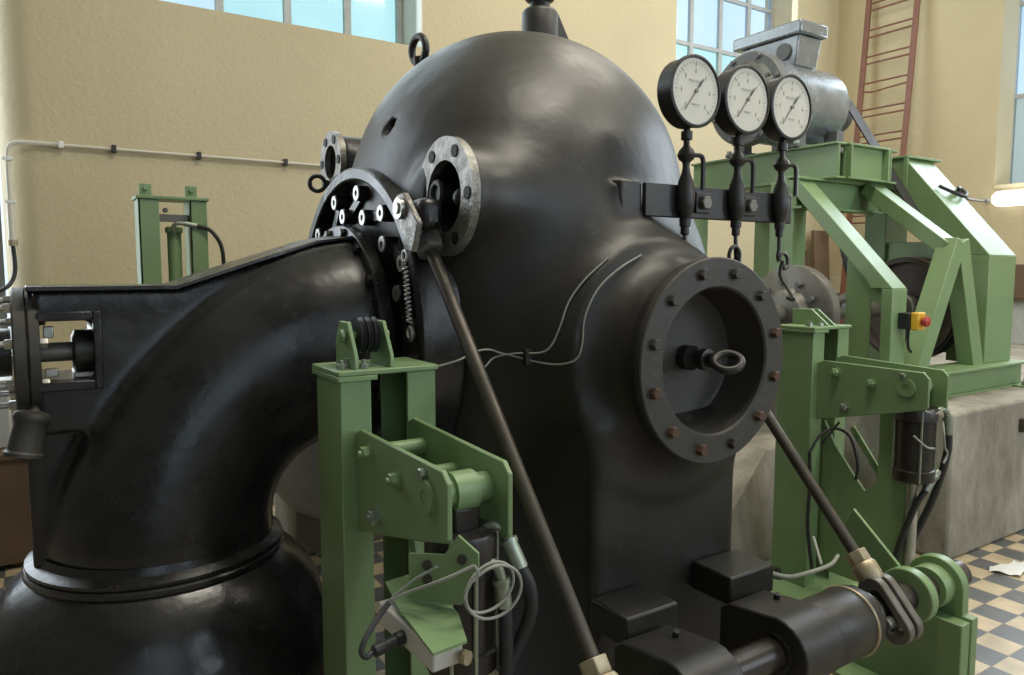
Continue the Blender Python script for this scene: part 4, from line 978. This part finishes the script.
MB().lathe([(.06, .0), (.10, .0), (.115, .015), (.115, .05), (.10, .055), (.10, .085), (.115, .09), (.115, .13), (.09, .15), (.055, .155)], (2.13, 0, 1.385), (1, 0, .0), 40).build('housing', M['blue'], bu)
MB().box(2.18, 2.26, -.02, .02, 1.49, 1.53).build('lug', M['blue'], bu, bevel=.005)
MB().cyl((2.285, -.03, 1.40), (2.46, -.03, 1.43), .028).build('spindle', M['greymetal'], bu)

# ladder leaning on the right wall
LD = thing('ladder', (6.72, 2.56, .83), 'red-brown steel ladder leaning on the right wall behind the motor', 'ladder')
b0y, b1y = 2.775, 2.165
def LP(y, z): return V((7.12 - (5.6 - z) * .085, y, z))
for y in (b0y, b1y): MB().bar(LP(y, .83), LP(y, 5.6), .065, .030, up=(1, 0, 0)).build('stile', M['ladder'], LD, bevel=.003)
z = .88; k = 0
while z < 5.5:
    for dz in (0, .085):
        if k == 9 and dz == 0:
            MB().tube([LP(b0y, z), LP(b0y - .15, z - .03), LP((b0y + b1y) / 2 - .05, z - .015), LP(b1y, z)], .011, 8, 4).build('rung', M['ladder'], LD)
        else: MB().cyl(LP(b0y, z + dz), LP(b1y, z + dz), .011, n=10).build('rung', M['ladder'], LD)
    z += .325; k += 1

# lamp on the right wall, cabinet and boards below
lp = thing('wall_lamp', (7.05, .6, 2.36), 'glowing white fluorescent wall lamp below the right window', 'lamp')
MB().lathe([(.001, 0), (.05, .01), (.075, .04), (.082, .09), (.082, 1.5)], (6.98, 1.20, 2.362), (0, -1, 0), 28).build('diffuser', M['lamp'], lp)
MB().box(7.02, 7.149, -.2, 1.05, 2.33, 2.40).build('lamp_body', M['white'], lp, bevel=.004)
o = MB().cyl((7.10, 1.32, 2.36), (7.149, 1.32, 2.36), .025).build('wall_hook', M['frame']); tag(o, 'small dark hook in the right wall beside the lamp', 'hook')
wc_ = thing('wooden_cabinet', (6.9, .4, .83), 'dark brown wooden cabinet standing under the wall lamp', 'cabinet')
MB().box(6.75, 7.10, -.25, .93, 1.28, 1.66).build('carcass', M['wood'], wc_, bevel=.006)
MB().box(6.74, 6.75, -.22, .33, 1.31, 1.63).build('door', M['wood'], wc_, bevel=.003); MB().box(6.74, 6.75, .35, .90, 1.31, 1.63).build('door', M['wood'], wc_, bevel=.003)
MB().box(6.80, 7.08, -.20, .88, .83, 1.28).build('plinth', M['frame'], wc_, bevel=.004)
for i, (x, y, w, h, lb) in enumerate(((6.70, 2.95, .30, 2.10, 'tall brown board leaning in the back right corner, nearest the pale post'), (6.45, 3.05, .22, 1.85, 'shorter brown board standing left of the tall one in the corner'))):
    o = MB().bar((x, y, .0), (x, y + .14, h), w, .05, up=(0, 1, 0)).build('wooden_board', M['wood'], bevel=.004); tag(o, lb, 'board', 'boards in the corner')
# cable lying over the far sloping beam
o = MB().tube([(3.42, -.07, 2.17), (3.50, -.12, 2.13), (3.62, -.14, 2.105), (3.72, -.10, 2.14), (3.70, -.06, 2.17), (3.62, -.10, 2.13), (3.73, -.05, 2.18), (5.2, .6, 2.23), (7.1, 1.32, 2.36)], .012, 8, 5).build('hanging_cable', M['rubber']); tag(o, 'black cable looped over the far sloping beam and running to the right wall', 'cable')

# conduit on the back wall
cd = thing('wall_conduit', (-1.8, W, 2.45), 'thin white conduit running along the back wall and turning down at its left end', 'conduit')
MB().tube([(-1.885, W - .035, 2.06), (-1.885, W - .035, 2.30), (-1.875, W - .035, 2.40), (-1.845, W - .035, 2.435), (-1.78, W - .035, 2.445), (-1.60, W - .035, 2.447)], .016, 10, 6).cyl((-1.885, W - .035, 2.06), (-1.885, W - .035, 1.79), .022).build('bend', M['conduit'], cd)
MB().cyl((-1.60, W - .03, 2.447), (7.0, W - .03, 2.447), .0115, n=12).build('pipe', M['conduit'], cd)
MB().cyl((-1.885, W - .035, 1.76), (-1.885, W - .035, 1.80), .030).build('end_sleeve', M['nut'], cd)
for x in (-1.26, -.70, -.06, .57, 1.2, 1.83, 2.46, 3.1):
    MB().box(x - .014, x + .014, W - .056, W, 2.422, 2.474).build('clip', M['rubber'], cd, bevel=.003)
MB().box(-1.595, -1.565, W - .06, W, 2.425, 2.47).build('clip', M['white'], cd, bevel=.003)
for z in (2.33, 2.05): MB().box(-1.915, -1.855, W - .06, W, z - .01, z + .01).build('clip', M['white'], cd, bevel=.002)
o = MB().tube([(-1.885, W - .035, 1.765), (-1.88, W - .035, 1.62), (-1.90, W - .05, 1.53), (-1.96, W - .08, 1.47), (-2.1, W - .02, 1.43)], .014, 8, 5).build('black_lead', M['rubber'], cd)
# wooden chests in the far left corner
wb = thing('wooden_chest', (-2.5, 1.9, 0), 'brown wooden chest low behind the oil pot at the left edge', 'chest')
MB().box(-3.2, -1.83, 1.90, 2.6, .03, .60).build('chest_body', M['wood'], wb, bevel=.006)
MB().box(-3.22, -1.82, 1.88, 2.62, .60, .635).build('chest_lid', M['wood'], wb, bevel=.004)
for x in (-3.1, -1.95): MB().box(x, x + .08, 1.95, 2.55, 0, .03).build('runner', M['wood'], wb)
wb2 = thing('pale_crate', (-2.4, 2.2, .635), 'pale grey crate on the brown chest at the left edge', 'crate')
MB().box(-2.9, -1.93, 2.05, 2.5, .637, .98).box(-2.92, -1.91, 2.03, 2.52, .98, 1.01).build('crate_body', M['frame'], wb2, bevel=.006)

ppx = thing('floor_paper', (2.52, -1.0, 0), 'crumpled pale paper lying on the checkered floor by the plinth', 'paper')
q = MB(); g = 7
vs_ = [(2.40 + .26 * i / (g-1) + .05 * j / (g-1), -.96 - .13 * j / (g-1) + .02 * math.sin(i), .004 + .014 * abs(math.sin(i * 1.7 + j * 2.3))) for i in range(g) for j in range(g)]
q.add(vs_, [(i*g+j, (i+1)*g+j, (i+1)*g+j+1, i*g+j+1) for i in range(g-1) for j in range(g-1)]); q.build('sheet', M['white'], ppx)
jb = thing('wall_clamp', (3.16, -.771, .68), 'small dark metal clamp fixed to the front of the concrete plinth', 'clamp')
MB().box(3.10, 3.22, -.80, -.771, .64, .72).box(3.12, 3.20, -.83, -.80, .66, .70).build('clamp_plate', M['rod'], jb, bevel=.004)
# ================================================================== LIGHT, SKY, CAMERA
wd = bpy.data.worlds.new('sky'); bpy.context.scene.world = wd; wd.use_nodes = True
nt = wd.node_tree; bg = nt.nodes['Background']
tc = nt.nodes.new('ShaderNodeTexCoord'); nz = nt.nodes.new('ShaderNodeTexNoise'); nz.inputs['Scale'].default_value = 5; nz.inputs['Detail'].default_value = 4
cr = nt.nodes.new('ShaderNodeValToRGB'); cr.color_ramp.elements[0].position = .38; cr.color_ramp.elements[1].position = .62
cr.color_ramp.elements[0].color = (.62, .78, .90, 1); cr.color_ramp.elements[1].color = (.80, .93, 1.0, 1)
nt.links.new(tc.outputs['Generated'], nz.inputs['Vector']); nt.links.new(nz.outputs['Fac'], cr.inputs['Fac']); nt.links.new(cr.outputs['Color'], bg.inputs['Color'])
bg.inputs['Strength'].default_value = 1.2
def area(name, loc, rot, sx, sy, e, col):
    l = bpy.data.lights.new(name, 'AREA'); l.shape = 'RECTANGLE'; l.size = sx; l.size_y = sy; l.energy = e; l.color = col
    o = bpy.data.objects.new(name, l); C.objects.link(o); o.location = loc; o.rotation_euler = rot; return o
K = 1.0
for k, (x, e) in enumerate(((-2.8, 12), (1.0, 50), (4.8, 140))):
    area('daylight', (x, YB - .0, 3.35), (math.radians(90), 0, 0), 2.3, 4.0, e * K, (.86, .93, 1.0))
area('daylight', (-3.1, W + .25, 3.3), (math.radians(-90), 0, 0), 2.2, 4.4, 130 * K, (.88, .95, 1.0))
area('daylight', (XR - .02, .2, 4.2), (0, math.radians(90), 0), 3.2, 1.8, 150 * K, (.80, .90, 1.0))
area('daylight', (5.3, W + .08, 4.8), (math.radians(-90), 0, 0), 2.0, 2.5, 40 * K, (.86, .95, 1.0))
area('daylight', (.1, W + .10, 4.8), (math.radians(-90), 0, 0), 2.0, 2.5, 35 * K, (.86, .97, 1.0))
for x, y, e in ((.4, -1.4, 150), (3.6, -2.6, 110), (3.4, 1.0, 85)):
    area('ceiling_light', (x, y, ZC - .15), (0, 0, 0), 2.4, .5, e * K, (1.0, .93, .80))
cam = bpy.data.cameras.new('camera'); co = bpy.data.objects.new('camera', cam); C.objects.link(co)
co.location = (-1.80, -2.77, 1.6); co.rotation_euler = (math.radians(90 - 5.2), 0, math.radians(-33))
cam.sensor_width = 36; cam.lens = 740 / 1024 * 36; cam.clip_start = .05; cam.clip_end = 100
sc = bpy.context.scene; sc.camera = co
sc.view_settings.view_transform = 'Standard'; sc.view_settings.look = 'None'; sc.view_settings.gamma = 1; sc.view_settings.exposure = .12
sc.view_settings.use_curve_mapping = False
